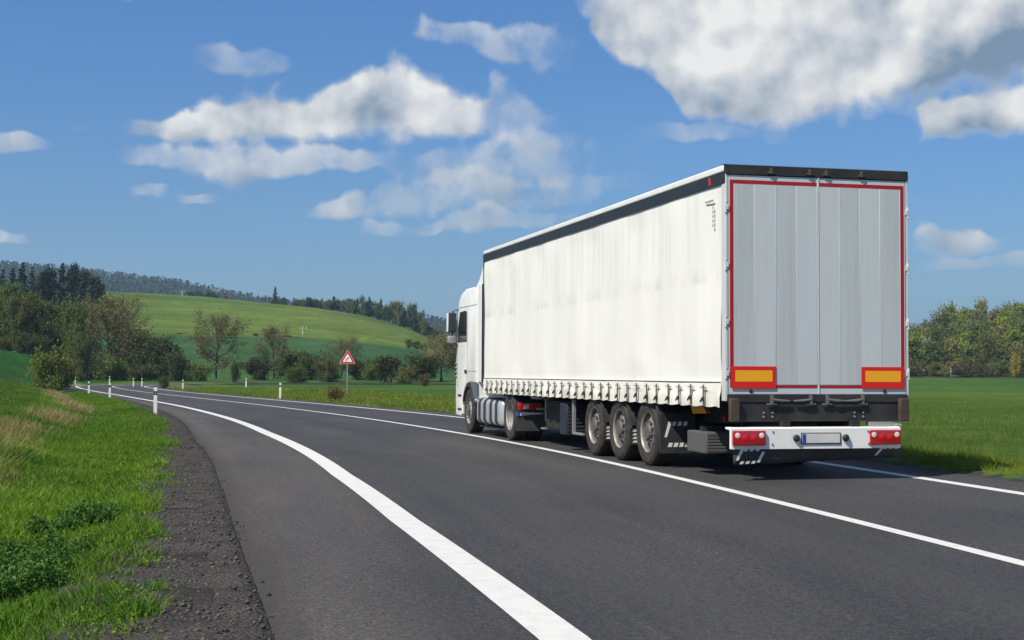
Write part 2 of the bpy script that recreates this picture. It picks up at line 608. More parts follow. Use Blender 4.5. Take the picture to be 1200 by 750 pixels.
# earth under the edges of the asphalt
lay(((GL_ > -1) & (GL_ < 1.1) | (GR_ > -1) & (GR_ < .35)).astype(float) * (GRR < 200), c3(.05, .045, .04))
rowsn = np.sin(GRR / 3.4 + 2.5 * vnoise(GX, GY, 50, 15)) * .5 + np.sin(GRR / 8.3 + 3 * vnoise(GX, GY, 80, 16)) * .5
hillm = ((GRR > 200) & (GRR < 620) & (GU < 1000))
col = col * (1 + .16 * rowsn * hillm)[..., None]
tram = np.exp(-(((GR_ - 6) % 14 - 7) / .35) ** 2) * (GU > 560) * (GR_ > 5) * (GRR < 320)
col = col * (1 - .25 * tram)[..., None]
patchy = vnoise(GX, GY, 22, 17)
col = col * (1 + (patchy - .5)[..., None] * np.array([.5, .22, .2]) * (GRR > 25)[..., None])
var = .75 + .5 * vnoise(GX, GY, 7, 11) * vnoise(GX, GY, 1.9, 12) + .25 * vnoise(GX, GY, 40, 13)
col = col * np.clip(var, .5, 1.6)[..., None]

mg = Mat('meadow_and_crops', rough=.95, spec=.12)
ca = mg.n('ShaderNodeAttribute', attribute_name='ground_colour')
n1 = mg.noise(2.2, 6, .65, vec=mg.n('ShaderNodeNewGeometry').outputs['Position'])
n2 = mg.noise(.9, 3, .6, vec=mg.n('ShaderNodeNewGeometry').outputs['Position'], stretch=(.035, .42, 1))
k = mg.math('MULTIPLY', mg.ramp(n1, .25, .75, .55, 1.45), mg.ramp(n2, .3, .7, .82, 1.18))
kc = mg.n('ShaderNodeCombineColor')
for q in range(3):
    mg.l(k, kc.inputs[q])
mg.base(mg.mix(1.0, ca.outputs['Color'], kc.outputs[0], 'MULTIPLY'))
mg.bump(mg.noise(9, 5, .7, vec=mg.n('ShaderNodeNewGeometry').outputs['Position']), .9, .12)
ground_me = np_mesh('ground', np.stack([GX.ravel(), GY.ravel(), GZ.ravel()], 1), F, True, {'ground_colour': col.reshape(-1, 3)})
ground = link('ground', ground_me, mg.m)
tag(ground, 'rolling spring meadows and crop fields around the road', 'ground', kind='structure')

# ------------------------------------------------------------------ road


def strip(name, o0, o1, dz, mat, i0=0, i1=None, cols=2, kind='structure', thick=0.0, label=None, step=1, cat='road', fill=None):
    """ribbon along the centre line between lateral offsets o0 < o1 (scalars or arrays)"""
    i1 = len(CX) if i1 is None else i1
    ii = np.arange(i0, i1, step)
    a = np.broadcast_to(o0, CX.shape)[ii]
    b = np.broadcast_to(o1, CX.shape)[ii]
    V, UV = [], []
    for j in range(cols):
        o = a + (b - a) * j / (cols - 1)
        V.append(np.stack([CX[ii] + NX[ii] * o, CY[ii] + NY[ii] * o, CZ[ii] + dz], 1))
        UV.append(np.stack([o, SL[ii]], 1))
    V, UV = np.stack(V, 1), np.stack(UV, 1)
    n, c = V.shape[:2]
    id_ = np.arange(n * c).reshape(n, c)
    Fq = np.stack([id_[:-1, :-1].ravel(), id_[:-1, 1:].ravel(), id_[1:, 1:].ravel(), id_[1:, :-1].ravel()], 1)
    ed = (UV[:, :, 0] - a[:, None]).reshape(-1)
    V, UV = V.reshape(-1, 3), UV.reshape(-1, 2)
    if thick:                                     # side skirts
        for e in (0, c - 1):
            lo = V[id_[:, e]] - [0, 0, thick]
            nb = len(V)
            V = np.vstack([V, lo])
            UV = np.vstack([UV, UV[id_[:, e]]])
            ed = np.concatenate([ed, ed[id_[:, e]]])
            k_ = nb + np.arange(n)
            q = np.stack([id_[:-1, e], id_[1:, e], k_[1:], k_[:-1]], 1)
            Fq = np.vstack([Fq, q])
    o = link(name, np_mesh(name, V, Fq, False, {'from_edge': ed}, UV), mat)
    return tag(o, label, cat, kind=kind)


ma = Mat('asphalt', rough=.78, spec=.35)
uvn = ma.n('ShaderNodeUVMap').outputs[0]
su = ma.n('ShaderNodeSeparateXYZ')
ma.l(uvn, su.inputs[0])
speck = ma.noise(260, 2, .6, vec=uvn, dim='2D')
mid = ma.noise(55, 3, .6, vec=uvn, dim='2D')
patch = ma.noise(1.0, 4, .6, vec=uvn, stretch=(.8, .12, 1), dim='2D')
streak = ma.noise(1.0, 3, .6, vec=uvn, stretch=(5.0, .04, 1), dim='2D')
cA = ma.mix(ma.ramp(patch, .3, .7), (.024, .024, .027), (.038, .037, .039))
marg = ma.math('MULTIPLY', ma.ramp(su.outputs[0], -4.45, -4.15, 1, 0), 1.0)      # older lighter margin left of the edge line
cA = ma.mix(marg, cA, ma.mix(ma.ramp(patch, .3, .7), (.044, .039, .035), (.062, .055, .049)))
cA = ma.mix(ma.ramp(streak, .45, .75, 0, .35), cA, (.062, .058, .056))
cA = ma.mix(ma.ramp(speck, .52, .74, 0, .85), cA, (.15, .145, .14))
cA = ma.mix(ma.ramp(mid, .58, .75, 0, .4), cA, (.018, .018, .019))
grain = ma.noise(46, 4, .8, vec=uvn, dim='2D')
cA = ma.mix(1.0, cA, ma.mix(ma.ramp(grain, .40, .60), (.42, .42, .42), (1.65, 1.63, 1.60)), 'MULTIPLY')
coarse = ma.noise(15, 4, .8, vec=uvn, dim='2D')
cA = ma.mix(1.0, cA, ma.mix(ma.ramp(coarse, .40, .60), (.72, .72, .73), (1.30, 1.29, 1.27)), 'MULTIPLY')
blot = ma.noise(.55, 4, .6, vec=uvn, stretch=(1, .35, 1), dim='2D')
cA = ma.mix(1.0, cA, ma.mix(ma.ramp(blot, .35, .65), (.84, .84, .86), (1.16, 1.15, 1.13)), 'MULTIPLY')
# wheel tracks polished a little lighter, crumbled left edge
tr1 = ma.n('ShaderNodeTexWave', wave_type='BANDS', bands_direction='X')
tr1.inputs['Scale'].default_value = .165
tr1.inputs['Distortion'].default_value = .6
ma.l(uvn, tr1.inputs['Vector'])
cA = ma.mix(ma.math('MULTIPLY', tr1.outputs['Fac'], .22), cA, (.075, .072, .070))
fe = ma.n('ShaderNodeAttribute', attribute_name='from_edge').outputs['Fac']
ragged = ma.math('ADD', fe, ma.math('MULTIPLY', ma.math('SUBTRACT', ma.noise(7, 5, .7, vec=uvn, dim='2D'), .5), .55))
cA = ma.mix(ma.ramp(ragged, .04, .26, .92, 0), cA, ma.mix(grain, (.020, .017, .015), (.075, .066, .058)))
ma.base(cA)
ma.rough(ma.ramp(speck, .3, .7, .68, .88))
ma.bump(ma.math('ADD', speck, ma.math('MULTIPLY', mid, .8)), .8, .006)

mp_ = Mat('road_paint', (.66, .65, .61), .6)
nn = mp_.noise(40, 5, .7)
mp_.base(mp_.mix(mp_.ramp(nn, .60, .70), (.70, .69, .65), (.34, .33, .31)))
mp_.base(mp_.mix(mp_.ramp(mp_.noise(6, 4, .6), .45, .7, 0, .35), mp_.mix(mp_.ramp(nn, .60, .72), (.66, .65, .61), (.26, .25, .24)), (.42, .41, .39)))
mp_.bump(mp_.noise(220, 2), .5, .003)

road_end = len(CX)
strip('road', -PAVE_L, PAVE_R, 0.0, ma.m, cols=12, thick=.12, label='dark grey two lane asphalt road bending left then right', cat='road')
strip('edge_line', -W_LEFT - .13, -W_LEFT + .13, .005, mp_.m, label='wide white painted edge line on the left side of the road', cat='road marking')
strip('centre_line', -.075, .075, .005, mp_.m, label='thin solid white centre line between the two lanes', cat='road marking')
strip('edge_line', W_RIGHT - .1, W_RIGHT + .1, .005, mp_.m, label='white painted edge line running under the right side of the truck', cat='road marking')

# gravel shoulder on the left: a lumpy strip with a ragged outer edge
msh = Mat('gravel', rough=.95, spec=.2)
pos = msh.coord()
gv = msh.n('ShaderNodeTexVoronoi')
gv.inputs['Scale'].default_value = 42
msh.l(pos, gv.inputs['Vector'])
gc = msh.mix(msh.ramp(msh.noise(2.0, 4), .35, .65), (.034, .030, .027), (.064, .057, .051))
gsep = msh.n('ShaderNodeSeparateColor')
msh.l(gv.outputs['Color'], gsep.inputs[0])
gc = msh.mix(msh.ramp(gsep.outputs[0], .55, 1.0, 0, .45), gc, (.105, .092, .080))
msh.base(gc)
msh.bump(msh.math('SUBTRACT', 1.0, gv.outputs['Distance']), 1.0, .02)
ii = np.arange(np.searchsorted(CY[:530], 2.0), np.searchsorted(CY[:530], 70.0))
ss = np.arange(SL[ii[0]], SL[ii[-1]], .12)
bx_, by_ = np.interp(ss, SL, CX), np.interp(ss, SL, CY)
nx_, ny_ = np.interp(ss, SL, NX), np.interp(ss, SL, NY)
pl_ = np.interp(ss, SL, PAVE_L)
lat = np.array([-.25, -.02, .0, .1, .22, .36, .5, .64, .8, .95, 1.1, 1.3, 1.5])
SX = bx_[:, None] - nx_[:, None] * (pl_[:, None] + lat)
SY = by_[:, None] - ny_[:, None] * (pl_[:, None] + lat)
lump = (vnoise(SX, SY, .22, 21) - .5) * .035 + (vnoise(SX, SY, .6, 22) - .5) * .04 + (vnoise(SX, SY, .09, 23) - .5) * .015
edge_in = (vnoise(SX, SY, .5, 30) - .5) * .04
prof = np.interp(lat, [-.25, -.02, 0, .2, .75, 1.0, 1.3, 1.5], [-.05, -.05, -.006, -.010, -.01, -.035, -.14, -.40])
SZ = np.interp(ss, SL, CZ)[:, None] + prof + lump * np.clip((lat - .05) / .3, 0, 1)
SX[:, 2] += edge_in[:, 2] * nx_ * 2
id_ = np.arange(SX.size).reshape(SX.shape)
Fq = np.stack([id_[:-1, :-1].ravel(), id_[:-1, 1:].ravel(), id_[1:, 1:].ravel(), id_[1:, :-1].ravel()], 1)[:, ::-1]
sh = link('gravel_shoulder', np_mesh('gravel_shoulder', np.stack([SX.ravel(), SY.ravel(), SZ.ravel()], 1), Fq, True), msh.m)
tag(sh, 'dark crumbly gravel shoulder between asphalt and grass', 'shoulder', kind='structure')
# loose stones
n = 9000
si = rng.integers(0, len(ss), n)
si = (si * rng.random(n) ** .6).astype(int)
la = np.abs(rng.normal(.40, .34, n)).clip(-.02, 1.2)
px = bx_[si] - nx_[si] * (pl_[si] + la) + rng.normal(0, .05, n)
py = by_[si] - ny_[si] * (pl_[si] + la) + rng.normal(0, .05, n)
pz = np.interp(ss[si], SL, CZ) + np.interp(la, [-.25, 0, .2, .75, 1.0, 1.3, 1.5], [.0, .004, -.012, -.01, -.035, -.14, -.40])
pz += ((vnoise(px, py, .22, 21) - .5) * .035 + (vnoise(px, py, .6, 22) - .5) * .04) * (la > .12)
oc = np.array([(1, 0, 0), (0, 1, 0), (-1, 0, 0), (0, -1, 0), (0, 0, 1), (0, 0, -1)], float)
of = np.array([(0, 1, 4), (1, 2, 4), (2, 3, 4), (3, 0, 4), (1, 0, 5), (2, 1, 5), (3, 2, 5), (0, 3, 5)])
sz = (rng.random(n) ** 3 * .016 + .005)
V = oc[None] * (1 + rng.uniform(-.35, .35, (n, 6, 3))) * sz[:, None, None] * np.array([1, 1, .7])
a_ = rng.random(n) * 6.28
c_, s_ = np.cos(a_)[:, None], np.sin(a_)[:, None]
V = np.stack([V[..., 0] * c_ - V[..., 1] * s_, V[..., 0] * s_ + V[..., 1] * c_, V[..., 2]], 2)
V = V + oc[None] * 0 + np.stack([px, py, pz + sz * .25], 1)[:, None]
Fp = (of[None] + (np.arange(n) * 6)[:, None, None]).reshape(-1, 3)
mst = Mat('stone', rough=.9)
gi_ = mst.n('ShaderNodeNewGeometry').outputs['Random Per Island']
mst.base(mst.mix(gi_, (.022, .019, .017), (.11, .098, .088)))
tag(link('loose_stones', np_mesh('loose_stones', V.reshape(-1, 3), Fp), mst.m), 'loose dark stones strewn on the gravel shoulder', 'stones', kind='stuff')

# ------------------------------------------------------------------ mesh builder for made things


class MB:
    def __init__(self, yo=0.0):
        self.bm = bmesh.new()
        self.yo = yo
        self.mi = 0

    def _faces(self, fs):
        for f in fs:
            f.material_index = self.mi

    def box(self, x0, x1, y0, y1, z0, z1, bev=0.0, seg=2):
        vs = [self.bm.verts.new((x, y, z)) for x in (x0, x1) for y in (y0, y1) for z in (z0, z1)]
        q = [(0, 1, 3, 2), (4, 6, 7, 5), (0, 4, 5, 1), (2, 3, 7, 6), (0, 2, 6, 4), (1, 5, 7, 3)]
        fs = [self.bm.faces.new([vs[i] for i in f]) for f in q]
        self._faces(fs)
        if bev:
            es = list({e for f in fs for e in f.edges})
            r = bmesh.ops.bevel(self.bm, geom=es, offset=bev, segments=seg, profile=.5, affect='EDGES')
            self._faces(r['faces'])
        return self

    def prism(self, poly, a, b, axis='X', bev=0.0, seg=2, pick=None):
        """poly in the plane across the axis: axis X -> (y, z), Y -> (x, z), Z -> (x, y)"""
        def p3(p, t):
            return {'X': (t, p[0], p[1]), 'Y': (p[0], t, p[1]), 'Z': (p[0], p[1], t)}[axis]
        A = [self.bm.verts.new(p3(p, a)) for p in poly]
        B = [self.bm.verts.new(p3(p, b)) for p in poly]
        n = len(poly)
        fs = [self.bm.faces.new(A), self.bm.faces.new(B[::-1])]
        fs += [self.bm.faces.new((A[i], B[i], B[(i + 1) % n], A[(i + 1) % n])) for i in range(n)]
        bmesh.ops.recalc_face_normals(self.bm, faces=fs)
        self._faces(fs)
        if bev:
            es = list({e for f in fs[:2] for e in f.edges})
            if pick:
                es = [e for e in es if pick(e)]
            r = bmesh.ops.bevel(self.bm, geom=es, offset=bev, segments=seg, profile=.5, affect='EDGES')
            self._faces(r['faces'])
        return self

    def lathe(self, prof, c=(0, 0, 0), axis='X', seg=32, sgn=1, close=False):
        rings = []
        for r, o in prof:
            ring = []
            for k in range(seg if r > 1e-6 else 1):
                t = 2 * math.pi * k / seg
                a, b = r * math.cos(t), r * math.sin(t)
                v = {'X': (o * sgn, a, b), 'Y': (a, o * sgn, b), 'Z': (a, b, o * sgn)}[axis]
                ring.append(self.bm.verts.new((v[0] + c[0], v[1] + c[1], v[2] + c[2])))
            rings.append(ring)
        fs = []
        pairs = list(zip(rings, rings[1:])) + ([(rings[-1], rings[0])] if close else [])
        for A, B in pairs:
            if len(A) == 1 and len(B) == 1:
                continue
            for k in range(seg):
                k2 = (k + 1) % seg
                if len(A) == 1:
                    fs.append(self.bm.faces.new((A[0], B[k], B[k2])))
                elif len(B) == 1:
                    fs.append(self.bm.faces.new((A[k], A[k2], B[0])))
                else:
                    fs.append(self.bm.faces.new((A[k], A[k2], B[k2], B[k])))
        bmesh.ops.recalc_face_normals(self.bm, faces=fs)
        self._faces(fs)
        return self

    def tube(self, pts, r, seg=8, cap=True):
        pts = [Vector(p) for p in pts]
        rings = []
        for i, p in enumerate(pts):
            d = (pts[min(i + 1, len(pts) - 1)] - pts[max(i - 1, 0)]).normalized()
            a = d.cross(Vector((0, 0, 1)) if abs(d.z) < .9 else Vector((0, 1, 0))).normalized()
            b = d.cross(a)
            rr = r[i] if isinstance(r, (list, tuple)) else r
            rings.append([self.bm.verts.new(p + (a * math.cos(2 * math.pi * k / seg) + b * math.sin(2 * math.pi * k / seg)) * rr) for k in range(seg)])
        fs = []
        for A, B in zip(rings, rings[1:]):
            for k in range(seg):
                fs.append(self.bm.faces.new((A[k], A[(k + 1) % seg], B[(k + 1) % seg], B[k])))
        if cap:
            fs.append(self.bm.faces.new(rings[0][::-1]))
            fs.append(self.bm.faces.new(rings[-1]))
        bmesh.ops.recalc_face_normals(self.bm, faces=fs)
        self._faces(fs)
        return self

    def quad(self, a, b, c, d):
        f = self.bm.faces.new([self.bm.verts.new(p) for p in (a, b, c, d)])
        self._faces([f])
        return self

    def mesh(self, name, sharp=20):
        if self.yo:
            bmesh.ops.translate(self.bm, verts=self.bm.verts, vec=(0, -self.yo, 0))
        me = bpy.data.meshes.new(name)
        self.bm.to_mesh(me)
        self.bm.free()
        if sharp:
            for p in me.polygons:
                p.use_smooth = True
            me.set_sharp_from_angle(angle=math.radians(sharp))
        return me

    def build(self, name, mats, parent=None, sharp=20, loc=None):
        return link(name, self.mesh(name, sharp), mats, parent, loc)


# ------------------------------------------------------------------ truck materials
def dusty(name, color, rough, metal=0.0, spec=.5, dirt=(.16, .14, .115), amt=.35, scale=2.5, coat=0.0):
    m = Mat(name, color, rough, metal, spec)
    n = m.noise(scale, 5, .6)
    m.base(m.mix(m.ramp(n, .42, .75, 0, amt), color, dirt))
    m.rough(m.ramp(n, .3, .7, rough * .9, min(1, rough * 1.25)))
    if coat:
        m.b.inputs['Coat Weight'].default_value = coat
        m.b.inputs['Coat Roughness'].default_value = .08
    return m


M = {}
M['white'] = dusty('white_lacquer', (.84, .83, .79), .38, amt=.18, coat=.3).m
M['navy'] = dusty('dark_rail_paint', (.014, .018, .026), .45, amt=.10).m
M['black'] = dusty('black_steel', (.014, .014, .015), .6, amt=.16).m
M['chassis'] = dusty('chassis_paint', (.012, .013, .015), .7, amt=.2, dirt=(.08, .065, .05)).m
M['plastic'] = dusty('dark_grey_plastic', (.024, .026, .029), .6, amt=.25, dirt=(.08, .075, .07)).m
M['bluegrey'] = dusty('blue_grey_plastic', (.10, .125, .155), .5, amt=.2).m
M['grey'] = dusty('grey_box_plastic', (.085, .082, .079), .65, amt=.4).m
M['toolbox'] = dusty('dark_blue_plastic', (.016, .022, .034), .5, amt=.2, dirt=(.06, .06, .07)).m
M['galv'] = dusty('galvanised_steel', (.42, .42, .41), .5, .7, amt=.4).m
M['handle'] = dusty('dull_steel', (.17, .165, .155), .55, .4, amt=.5, scale=15, dirt=(.06, .055, .05)).m
M['brass'] = dusty('weathered_fitting', (.11, .09, .065), .55, .5, amt=.5, scale=20).m
M['tank'] = dusty('brushed_tank', (.55, .57, .60), .36, .45, amt=.25, scale=6).m
M['rim'] = dusty('wheel_steel', (.36, .345, .32), .5, .35, amt=.75, scale=9, dirt=(.13, .11, .09)).m
M['hub'] = dusty('hub_metal', (.12, .11, .10), .6, .3, amt=.6, scale=14).m
M['barrel'] = dusty('rim_barrel', (.09, .08, .07), .7, amt=.5, scale=12, dirt=(.05, .042, .035)).m  # dirty inner wall of the rim, shade of the recess put into its colour
M['hole'] = Mat('wheel_opening', (.006, .006, .006), .9).m
M['joint'] = dusty('bright_joint', (.64, .665, .67), .4, .1, amt=.2).m
M['post'] = dusty('corner_post_paint', (.66, .67, .66), .45, .15, amt=.2).m
M['red'] = Mat('red_reflective_tape', (.36, .006, .012), .35).m
M['orange_red'] = Mat('red_marker_border', (.62, .012, .010), .4).m
M['yellow'] = Mat('yellow_reflector', (.82, .36, .010), .4).m
M['rust'] = dusty('brown_rubber', (.045, .030, .022), .75, amt=.3).m
M['print'] = Mat('white_print', (.70, .70, .68), .6).m
M['faintprint'] = Mat('grey_print', (.30, .30, .28), .7).m
M['plate'] = Mat('number_plate', (.62, .63, .58), .4).vary(9, .12).m
M['blue'] = Mat('plate_blue', (.01, .06, .42), .4).m
M['white_lens'] = Mat('clear_lens', (.75, .62, .58), .12).m
ml = Mat('red_lens', (.40, .004, .008), .14)
ml.b.inputs['Coat Weight'].default_value = .8
wl = ml.n('ShaderNodeTexWave')
wl.inputs['Scale'].default_value = 34
ml.l(ml.coord(), wl.inputs['Vector'])
ml.bump(wl.outputs['Fac'], .5, .004)
M['red_lens'] = ml.m
M['red_bright'] = Mat('red_lens_segment', (.62, .012, .02), .15).m
M['amber'] = Mat('amber_lens', (.7, .22, .01), .2).m
mgl = Mat('tinted_glass', (.012, .016, .018), .18)
mgl.b.inputs['Coat Weight'].default_value = .3
M['glass'] = mgl.m
M['mirror'] = Mat('mirror_glass', (.06, .07, .08), .08, .3).m
# aluminium door boards
md = Mat('door_aluminium', (.46, .49, .51), .5, .12)
nd = md.noise(3.0, 5, .6, stretch=(4, 4, .25))
md.base(md.mix(md.ramp(nd, .35, .75, 0, .45), (.56, .595, .605), (.49, .52, .53)))
md.rough(md.ramp(nd, .3, .7, .34, .55))
M['door'] = md.m
md = Mat('door_aluminium_dull', (.46, .49, .51), .5, .12)
nd = md.noise(3.0, 5, .6, stretch=(5, 4, .2))
md.base(md.mix(md.ramp(nd, .35, .75), (.515, .545, .555), (.45, .475, .485)))
M['door_b'] = md.m
# tyre rubber with road dust
mt = Mat('tyre_rubber', (.022, .021, .020), .85)
nt_ = mt.noise(6, 5, .65)
mt.base(mt.mix(mt.ramp(nt_, .35, .7), (.014, .013, .012), (.054, .044, .036)))
M['tyre'] = mt.m
# tarpaulin: off-white, dirt runs down from the top, dirtier towards the hem
mc = Mat('tarpaulin', (.74, .73, .68), .48)
g_ = mc.n('ShaderNodeSeparateXYZ')
mc.l(mc.coord(), g_.inputs[0])
runs = mc.noise(1.0, 5, .7, stretch=(1, 6.5, .30))
runs2 = mc.noise(1.0, 4, .65, stretch=(1, 2.2, 1.0))
upper = mc.ramp(g_.outputs[2], 2.35, 3.1, .25, 1.0)
d1 = mc.math('MULTIPLY', mc.ramp(runs, .48, .80, 0, .34), upper)
cc = mc.mix(d1, (.845, .83, .77), (.42, .40, .33))
band = mc.math('MULTIPLY', mc.ramp(g_.outputs[2], 2.50, 2.56, 0, 1), mc.ramp(g_.outputs[2], 2.58, 2.78, 1, 0))
cc = mc.mix(mc.math('MULTIPLY', band, mc.ramp(runs2, .42, .68, 0, .42)), cc, (.46, .44, .38))
cc = mc.mix(mc.math('MULTIPLY', mc.ramp(g_.outputs[2], 1.35, .95, 0, 1), mc.ramp(runs2, .35, .7, .1, .6)), cc, (.46, .40, .29))
mc.base(cc)
wv = mc.noise(1.0, 3, .5, stretch=(1, 1.2, .55))
mc.bump(mc.math('ADD', wv, mc.math('MULTIPLY', mc.noise(1.0, 2, .5, stretch=(1, 9, .9)), .22)), .35, .05)
M['curtain'] = mc.m
M['strap'] = dusty('strap_webbing', (.135, .095, .055), .8, amt=.3, scale=30).m
M['flap'] = dusty('rubber_flap', (.034, .033, .032), .75, amt=.4, dirt=(.10, .093, .085), scale=4).m
M['fender'] = dusty('fender_plastic', (.020, .020, .022), .6, amt=.4, dirt=(.08, .074, .068), scale=5).m

YAW = .2452
TR = Vector((3.9166, 18.728, 0))
DIRF = Vector((-math.sin(YAW), math.cos(YAW), 0))

# ------------------------------------------------------------------ wheels
R_T = .50


def tyre_profile(w, r_in=.286):
    h = w / 2
    p = [(r_in, -h * .80), (r_in + .02, -h * .93), (.37, -h), (.44, -h), (.482, -h * .88), (R_T, -h * .74)]
    for g in (-.42, -.14, .14, .42):
        p += [(R_T, h * g - .011), (R_T - .013, h * g - .007), (R_T - .013, h * g + .007), (R_T, h * g + .011)]
    p += [(R_T, h * .74), (.482, h * .88), (.44, h), (.37, h), (r_in + .02, h * .93), (r_in, h * .80)]
    return p


WM = {}


def wheel_meshes(kind):
    if kind in WM:
        return WM[kind]
    out = {}
    if kind == 'trailer':
        w = .385
        b = MB().lathe(tyre_profile(w), seg=40, close=True)
        out['tyre'] = b.mesh('tyre', 25)
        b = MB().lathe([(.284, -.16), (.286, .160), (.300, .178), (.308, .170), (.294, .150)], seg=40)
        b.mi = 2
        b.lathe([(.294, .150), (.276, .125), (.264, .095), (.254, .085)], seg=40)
        b.mi = 0
        b.lathe([(.254, .085), (.243, .105), (.17, .128), (.135, .128), (.12, .128), (.12, -.16), (.284, -.16)], seg=40)
        b.mi = 1
        for k in range(8):
            t = 2 * math.pi * k / 8
            b.lathe([(.0, .0), (.040, .0), (.040, -.03)], c=(.1235, .203 * math.cos(t), .203 * math.sin(t)), seg=12)
        out['rim'] = b.mesh('rim')
        b = MB().lathe([(.125, .10), (.120, .165), (.105, .185), (.06, .19), (0, .19)], seg=24)
        for k in range(10):
            t = 2 * math.pi * (k + .5) / 10
            b.lathe([(.016, 0), (.016, .045), (.0, .05)], c=(.125, .150 * math.cos(t), .150 * math.sin(t)), seg=6)
        out['hub'] = b.mesh('hub')
    elif kind == 'front':
        b = MB().lathe(tyre_profile(.315), seg=40, close=True)
        out['tyre'] = b.mesh('tyre', 25)
        b = MB().lathe([(.284, -.13), (.286, .130), (.300, .146), (.306, .138), (.292, .125), (.274, .10), (.262, .06), (.235, .075), (.20, .12),
                        (.17, .145), (.12, .145), (.12, -.13), (.284, -.13)], seg=40)
        b.mi = 1
        for k in range(10):
            t = 2 * math.pi * k / 10
            b.lathe([(.0, .0), (.024, .0), (.024, -.02)], c=(.112, .215 * math.cos(t), .215 * math.sin(t)), seg=10)
        out['rim'] = b.mesh('rim')
        b = MB().lathe([(.125, .12), (.12, .175), (.09, .19), (0, .19)], seg=24)
        for k in range(10):
            t = 2 * math.pi * (k + .5) / 10
            b.lathe([(.016, 0), (.016, .05), (.0, .055)], c=(.14, .168 * math.cos(t), .168 * math.sin(t)), seg=6)
        out['hub'] = b.mesh('hub')
    else:       # twin drive wheel
        b = MB().lathe([(r, o) for r, o in tyre_profile(.295)], c=(.165, 0, 0), seg=40, close=True)
        b.lathe(tyre_profile(.295), c=(-.165, 0, 0), seg=40, close=True)
        out['tyre'] = b.mesh('tyre', 25)
        b = MB().lathe([(.284, -.29), (.286, .285), (.300, .302), (.306, .294), (.292, .28), (.275, .22), (.265, .05), (.235, .02), (.19, .0), (.13, .0),
                        (.13, -.29), (.284, -.29)], seg=40)
        b.mi = 1
        for k in range(10):
            t = 2 * math.pi * k / 10
            b.lathe([(.0, .0), (.024, .0), (.024, -.02)], c=(.022, .222 * math.cos(t), .222 * math.sin(t)), seg=10)
        out['rim'] = b.mesh('rim')
        b = MB().lathe([(.135, -.02), (.13, .16), (.11, .20), (.05, .21), (0, .21)], seg=24)
        for k in range(10):
            t = 2 * math.pi * (k + .5) / 10
            b.lathe([(.016, 0), (.016, .05), (.0, .055)], c=(.0, .172 * math.cos(t), .172 * math.sin(t)), seg=6)
        out['hub'] = b.mesh('hub')
    for m_ in (M['tyre'],):
        out['tyre'].materials.append(m_)
    out['rim'].materials.append(M['rim'])
    out['rim'].materials.append(M['hole'])
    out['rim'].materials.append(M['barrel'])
    out['hub'].materials.append(M['hub'])
    WM[kind] = out
    return out


def wheel(kind, x, y, parent):
    e = empty('wheel', (x, y, R_T - .004))
    e.parent = parent
    e.rotation_euler = (random.random() * 6, 0, math.pi if x < 0 else 0)
    for nme, me in wheel_meshes(kind).items():
        link(nme, me, None, e)
    return e


# ------------------------------------------------------------------ semi-trailer (local: y forward from the rear doors, x to the right)
trailer = empty('semi_trailer', TR, YAW)
tag(trailer, 'long white curtain-sided semi-trailer with grey rear doors and red tape', 'trailer')
LN = 13.6
HW = 1.275


def part(name, b, mats, parent=None, sharp=20):
    return b.build(name, mats, parent or trailer, sharp)


def curtain_mesh(side):
    ys = np.linspace(.10, LN - .06, 240)
    zs = np.concatenate([np.linspace(.93, 1.22, 12), np.linspace(1.26, 3.77, 34)])
    Y, Z = np.meshgrid(ys, zs)
    w = .010 * np.sin(Y * 2.1 + .4 * Z) * np.sin(Z * 1.1) + .006 * np.sin(Y * 5.7 + Z) + (vnoise(Y * 1.0, Z, .9, 40) - .5) * .022
    w *= np.clip((Z - 1.15) / .4, 0, 1) * np.clip((3.8 - Z) / .3, 0, 1)
    hem = np.where(Z < 1.23, .012, 0) + np.where(Z < 1.20, 1, 0) * (.018 * np.abs(np.sin((Y - .30) / .45 * math.pi)) * np.clip((1.20 - Z) / .15, 0, 1))
    hem = hem + np.where(Z < 1.1, 1, 0) * (vnoise(Y, Z, .2, 44) - .5) * .03
    Z = Z - np.where(Z < 1.0, 1, 0) * .018 * np.abs(np.sin((Y - .30) / .45 * math.pi))
    X = -(HW - .012) - w - hem
    if side > 0:
        X = -X
    id_ = np.arange(Y.size).reshape(Y.shape)
    Fq = np.stack([id_[:-1, :-1].ravel(), id_[1:, :-1].ravel(), id_[1:, 1:].ravel(), id_[:-1, 1:].ravel()], 1)
    if side > 0:
        Fq = Fq[:, ::-1]
    return np_mesh('curtain', np.stack([X.ravel(), Y.ravel(), Z.ravel()], 1), Fq, True)


for sd in (-1, 1):
    cur = link('curtain', curtain_mesh(sd), M['curtain'], trailer)
    cur['label'] = 'off-white dirt-streaked tarpaulin curtain' if sd < 0 else 'white tarpaulin curtain on the far side'
    # thin seam above the hem
    b = MB().box(sd * (HW + .000), sd * (HW + .006), .12, LN - .1, 1.228, 1.240)
    part('hem_seam', b, M['grey'])
    # dark rail under the roof and its white cover lip
    b = MB().box(sd * (HW - .03), sd * (HW + .012), .02, LN, 3.755, 3.905, .006)
    part('roof_rail', b, M['navy'])
    b = MB().box(sd * (HW - .05), sd * (HW + .004), .015, LN + .01, 3.908, 3.995, .02)
    part('roof_edge', b, M['white'])
    b = MB().box(sd * (HW - .10), sd * (HW - .03), .1, LN - .05, .98, 1.16)
    part('side_rail', b, M['chassis'])
    b = MB().box(sd * (HW - .07), sd * (HW + .002), LN - .05, LN + .03, .98, 3.9, .01)
    part('front_post', b, M['plastic'])

